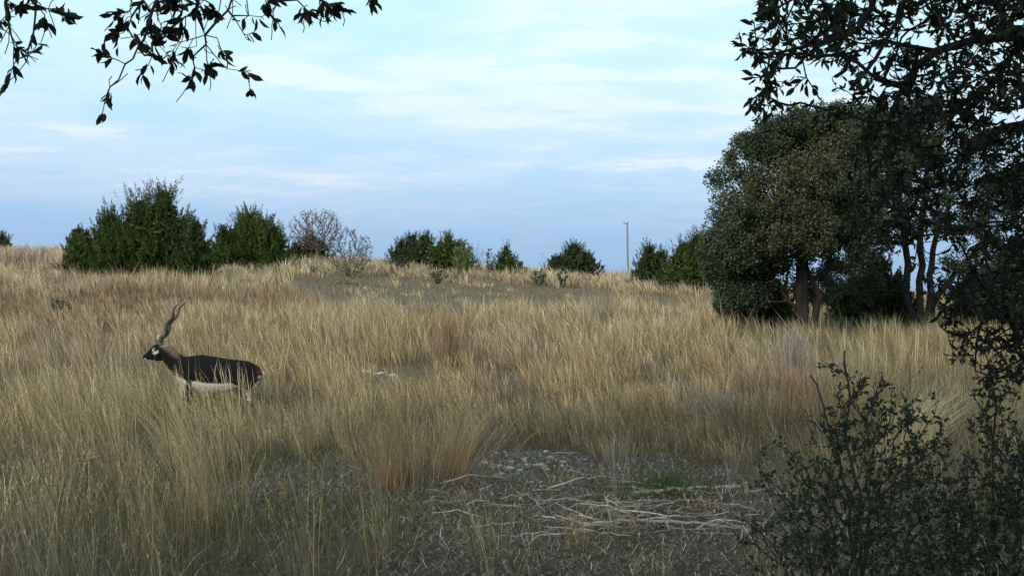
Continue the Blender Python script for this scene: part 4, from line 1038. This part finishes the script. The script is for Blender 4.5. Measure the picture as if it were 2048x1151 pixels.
# legs: upper mass, joint, shank, pastern, hoof
def leg(pts): parts.append(eltube(pts, 12))
for sy, dx in ((-1, 18), (1, -72)):
    y = .10 * sy
    leg([(560 + dx * .5, 640, y * .6, 60, 30), (565 + dx * .8, 740, y, 62, 34), (562 + dx, 810, y, 44, 26), (560 + dx, 870, y, 25, 19), (560 + dx, 930, y, 19, 16), (557 + dx, 968, y, 20, 16), (562 + dx, 1010, y, 13, 11), (566 + dx, 1075, y, 12, 10), (568 + dx, 1105, y, 16, 13), (558 + dx, 1128, y, 15, 13), (548 + dx, 1150, y, 18, 15)])
for sy, dx, kx in ((-1, 30, 26), (1, -55, -20)):
    y = .11 * sy
    leg([(1090 + dx * .3, 680, y * .5, 90, 36), (1082 + dx * .5, 770, y * .9, 88, 44), (1058 + dx * .8, 840, y, 62, 36), (1050 + dx, 890, y, 40, 26), (1078 + dx, 940, y, 26, 19), (1112 + dx + kx * .3, 982, y, 22, 15), (1108 + dx + kx * .4, 1010, y, 15, 12), (1098 + dx + kx * .6, 1070, y, 13, 11), (1094 + dx + kx * .7, 1102, y, 17, 13), (1084 + dx + kx * .7, 1128, y, 15, 13), (1074 + dx + kx * .7, 1150, y, 18, 15)])
for sy in (-1, 1):
    parts.append(eltube([(500, 640, sy * .062, 30, 20), (530, 690, sy * .085, 62, 34), (545, 760, sy * .088, 52, 30), (560, 810, sy * .085, 30, 20)], 12))
    parts.append(eltube([(1030, 650, sy * .07, 40, 24), (1080, 700, sy * .085, 82, 42), (1095, 770, sy * .095, 76, 38), (1080, 830, sy * .1, 40, 24)], 12))
acc = Acc()
for V, Q, T in parts: acc.add(V, Q, T, np.zeros((len(V), 3)))
tmp = acc.build('body_tmp', None)
rm = tmp.modifiers.new('r', 'REMESH'); rm.mode = 'VOXEL'; rm.voxel_size = .0085; rm.use_smooth_shade = True
sm = tmp.modifiers.new('s', 'SMOOTH'); sm.factor = .5; sm.iterations = 7
dg = bpy.context.evaluated_depsgraph_get(); me = bpy.data.meshes.new_from_object(tmp.evaluated_get(dg))
bpy.data.objects.remove(tmp)
n = len(me.vertices); co = np.zeros(n * 3, np.float32); me.vertices.foreach_get('co', co); co = co.reshape(-1, 3)
zx = (co[:, 0] - BB[0]) / KA + 700; zy = FEET - (co[:, 2] - BB[2]) / KA; yy = co[:, 1] - BB[1]
BLACK = np.array([.008, .0075, .0085]); WHITE = np.array([.70, .66, .58]); TAN = np.array([.25, .18, .12]); RST = np.array([.12, .05, .025]); GR = np.array([.26, .235, .20])
jit = (fbm(zx / 14, zy / 14 + yy * 60, 7) - .5) * 26
C = np.repeat(BLACK[None], n, 0)
def put(mask, c):
    global C
    m_ = np.clip(mask, 0, 1)[:, None]; C = C * (1 - m_) + np.asarray(c) * m_
bl = np.interp(zx, [380, 450, 560, 650, 750, 850, 960, 1010], [735, 740, 778, 785, 800, 806, 798, 830])
put(sstep(-8, 8, zy + jit * .5 - bl) * (zx > 430) * (zx < 1010) * (np.abs(yy) < .3), WHITE)
# black shoulders and outer fronts of the legs, white insides
outer_f = (np.abs(yy) > .085) & (zx > 520) & (zx < 610) & (zy > 700) & (yy < 0)
put(outer_f * sstep(6, -6, np.abs(zx - 576) - 27 + jit * .3) * 1.0, BLACK)
inner = (zy > 800) & (np.abs(yy) < .1)
put(inner * .95 * ((zx > 430) & (zx < 1060)), WHITE)
put((zy > 860) * sstep(0, 10, zx - 1095) * .8 * (zy < 960), WHITE)
put((zy > 880) * (zx > 480) * (zx < 640) * (zx < 575 + (yy < 0) * 0) * (yy < -.085), BLACK)
put((zy > 905) * (yy > .0) * (zx < 640), BLACK)
put(sstep(0, 12, zy - 905) * (zx > 1000) * (zx < 1110), BLACK)
put(sstep(0, 10, zy - 1118), BLACK * .8)
# rump patch
put(sstep(1165, 1215, zx + jit) * (zy < 800), RST)
put(sstep(1180, 1210, zx + jit * .5) * (zy > 735) * (np.abs(yy) < .09), WHITE)
put(sstep(1080, 1120, zx + jit * .6) * sstep(760, 800, zy + jit) * (zy < 880) * .35, RST * .7)
# nape: tan brown fading to the black throat
nape = sstep(-18, 30, -((zx - 300) * .60 - (zy - 470)) * -1 + jit * .6)
line = 470 + (zx - 300) * .72
put(sstep(40, -40, zy - line + 4 + jit) * (zx > 285) * sstep(490, 430, zx), TAN * .7)
put(sstep(20, -16, zy - 470 + jit * .5) * (zx > 285) * (zx < 392), GR)
# face: white eye ring, white chin and muzzle edge, black blaze
er = np.hypot((zx - 250), (zy - 512) * 1.05); put(sstep(38, 26, er + jit * .9) * (np.abs(yy) > .02) * np.maximum(sstep(498, 512, zy), sstep(242, 232, zx)), WHITE * .75)
put(sstep(19, 13, np.hypot(zx - 252, (zy - 499) * 1.2)), BLACK * .6)
put(sstep(9, 4, np.abs((zy - 520) - (zx - 225) * -.9)) * (zx < 238), BLACK)
put((zy > 594 - (zx - 150) * -.02) * sstep(250, 235, zx) * (zx < 250), WHITE * .85)
put((np.hypot(zx - 150, zy - 590) < 15) * 1., WHITE * .7)
put((zx > 240) * (zx < 300) * (zy > 600) , WHITE * .6)
put((zx < 136) * (zy < 585) * 1., BLACK * .6)
at = me.attributes.new('tint', 'FLOAT_COLOR', 'POINT'); c4 = np.ones((n, 4), np.float32); c4[:, :3] = C; at.data.foreach_set('color', c4.ravel())
me.materials.clear(); me.materials.append(M_fur)
body = bpy.data.objects.new('body', me); COL.objects.link(body); body.parent = TB; body.matrix_parent_inverse = Matrix.Translation(-TB.location)
# short coat hairs lying back along the body
Rr = rng(77); nn_ = np.zeros(n * 3, np.float32); me.vertices.foreach_get('normal', nn_); nn_ = nn_.reshape(-1, 3)
hi = Rr.integers(0, n, 26000); hi = hi[(np.abs(zx[hi] - 250) > 30) | (np.abs(zy[hi] - 505) > 30)]; m_ = len(hi)
flow = np.where((zy[hi] > 850)[:, None], np.array([.1, 0, -1.]), np.array([1., 0, -.45]))
Dh = nrm(nn_[hi] * .38 + nrm(flow - nn_[hi] * (flow * nn_[hi]).sum(1, keepdims=True)) + rdir(Rr, m_) * .22)
lh = np.where(zx[hi] < 330, .007, .014) * Rr.uniform(.6, 1.4, m_)
P0_ = co[hi] - nn_[hi] * .001 + rdir(Rr, m_) * .002
ac2 = Acc(); ac2.add(*ribbons(np.stack([P0_, P0_ + Dh * lh[:, None]], 1), np.stack([lh * .13, lh * 0], 1), nrm(np.cross(Dh, nn_[hi])), np.repeat((C[hi] * Rr.uniform(.7, 1.5, (m_, 1)) + .0005)[:, None], 2, 1)))
ac2.build('coat', M_fur, TB)
# horns: ringed corkscrews
def horn(path, sy, seed, amp=1.0):
    P = np.array([A3(x, y_, 0) for x, y_ in path]); s_ = np.linspace(0, 1, len(P)); N_ = 170; t = np.linspace(0, 1, N_)
    C_ = np.stack([np.interp(t, s_, P[:, k]) for k in range(3)], 1)
    for _ in range(14): C_[1:-1] = (C_[:-2] + C_[1:-1] * 2 + C_[2:]) / 4
    C_[:, 1] += sy * (.022 + .12 * t)
    ax = nrm(C_[-1] - C_[0]); e1 = np.array([0, 1., 0]); e1 = nrm(e1 - ax * (e1 @ ax)); e2 = np.cross(ax, e1)
    ph = 2 * PI * 2.7 * t * 1. + .5
    C_ = C_ + (e2[None] * np.sin(ph)[:, None] + e1[None] * np.cos(ph)[:, None] * sy) * (.021 * amp * (1 - .55 * t) * sstep(0, .08, t))[:, None]
    rad = np.interp(t, [0, .5, .85, 1], [.029, .0225, .012, .003]) * (1 + .09 * np.sin(t * 2 * PI * 30) * (t < .88))
    T = nrm(np.gradient(C_, axis=0)); m = 12; a = np.linspace(0, 2 * PI, m, endpoint=False); f = nrm(np.cross(T, np.array([.1, 1., .05]))); b = np.cross(T, f)
    V = (C_[:, None] + rad[:, None, None] * (f[:, None] * np.cos(a)[None, :, None] + b[:, None] * np.sin(a)[None, :, None])).reshape(-1, 3)
    j = np.arange(m); j2 = (j + 1) % m; Q = np.concatenate([np.stack([k * m + j, k * m + j2, (k + 1) * m + j2, (k + 1) * m + j], 1) for k in range(N_ - 1)])
    mesh_np('horn', V, [Q, (np.arange(m) + (N_ - 1) * m)[None]], M_horn, TB, smooth=True)
horn([(290, 428), (322, 372), (352, 300), (385, 235), (420, 170), (448, 115), (478, 62)], -1, 1)
horn([(282, 428), (305, 372), (338, 300), (372, 235), (408, 165), (442, 105), (484, 50)], 1, 2)
def blade(name, base, tip_, up, w, th, mat, col, curl=.0):
    base = np.array(base); tip_ = np.array(tip_); d = tip_ - base; n_ = 9; m = 8; V = []
    ax = nrm(d[None])[0]; s_ = nrm(np.cross(ax, up)[None])[0]; u_ = np.cross(s_, ax)
    for k in range(n_):
        t = k / (n_ - 1); wd = w * math.sin(PI * min(1, .12 + .88 * t)) ** .7 * (1 if t < .999 else 0) + .0015; 
        for q in range(m):
            a_ = 2 * PI * q / m; V.append(base + d * t + s_ * math.cos(a_) * wd + u_ * (math.sin(a_) * th + curl * wd * math.cos(a_) ** 2))
    V = np.array(V); j = np.arange(m); j2 = (j + 1) % m
    Q = np.concatenate([np.stack([k * m + j, k * m + j2, (k + 1) * m + j2, (k + 1) * m + j], 1) for k in range(n_ - 1)])
    mesh_np(name, V, [Q, np.arange(m)[None, ::-1], (np.arange(m) + (n_ - 1) * m)[None]], mat, TB, col=np.repeat(np.array(col)[None], len(V), 0), smooth=True)
blade('ear', A3(300, 462, -.04), A3(258, 392, -.105), np.array([.2, 1, .2]), .026, .006, M_fur, (.30, .24, .2))
blade('ear', A3(285, 455, .04), A3(232, 362, .10), np.array([.2, -1, .2]), .026, .006, M_fur, (.50, .45, .40))
for sy in (-1, 1):
    import bmesh
    bm = bmesh.new(); bmesh.ops.create_uvsphere(bm, u_segments=16, v_segments=10, radius=.0155)
    V = np.array([v_.co[:] for v_ in bm.verts]) * np.array([1.1, .8, .9]) + A3(252, 499, sy * .052); F4 = [[v_.index for v_ in f_.verts] for f_ in bm.faces]; bm.free()
    mesh_np('eye', V, [np.array([f_ for f_ in F4 if len(f_) == 4]), np.array([f_ for f_ in F4 if len(f_) == 3])], M_eye, TB, smooth=True)
V, Q, T = eltube([(1215, 705, 0, 14, 14), (1238, 722, 0, 14, 15), (1228, 760, 0, 13, 14), (1208, 805, 0, 12, 13), (1190, 850, 0, 9, 10), (1178, 885, 0, 4, 5)], 10)
mesh_np('tail', V, [Q, T], M_fur, TB, col=np.repeat(np.array([.50, .45, .38])[None], len(V), 0), smooth=True)
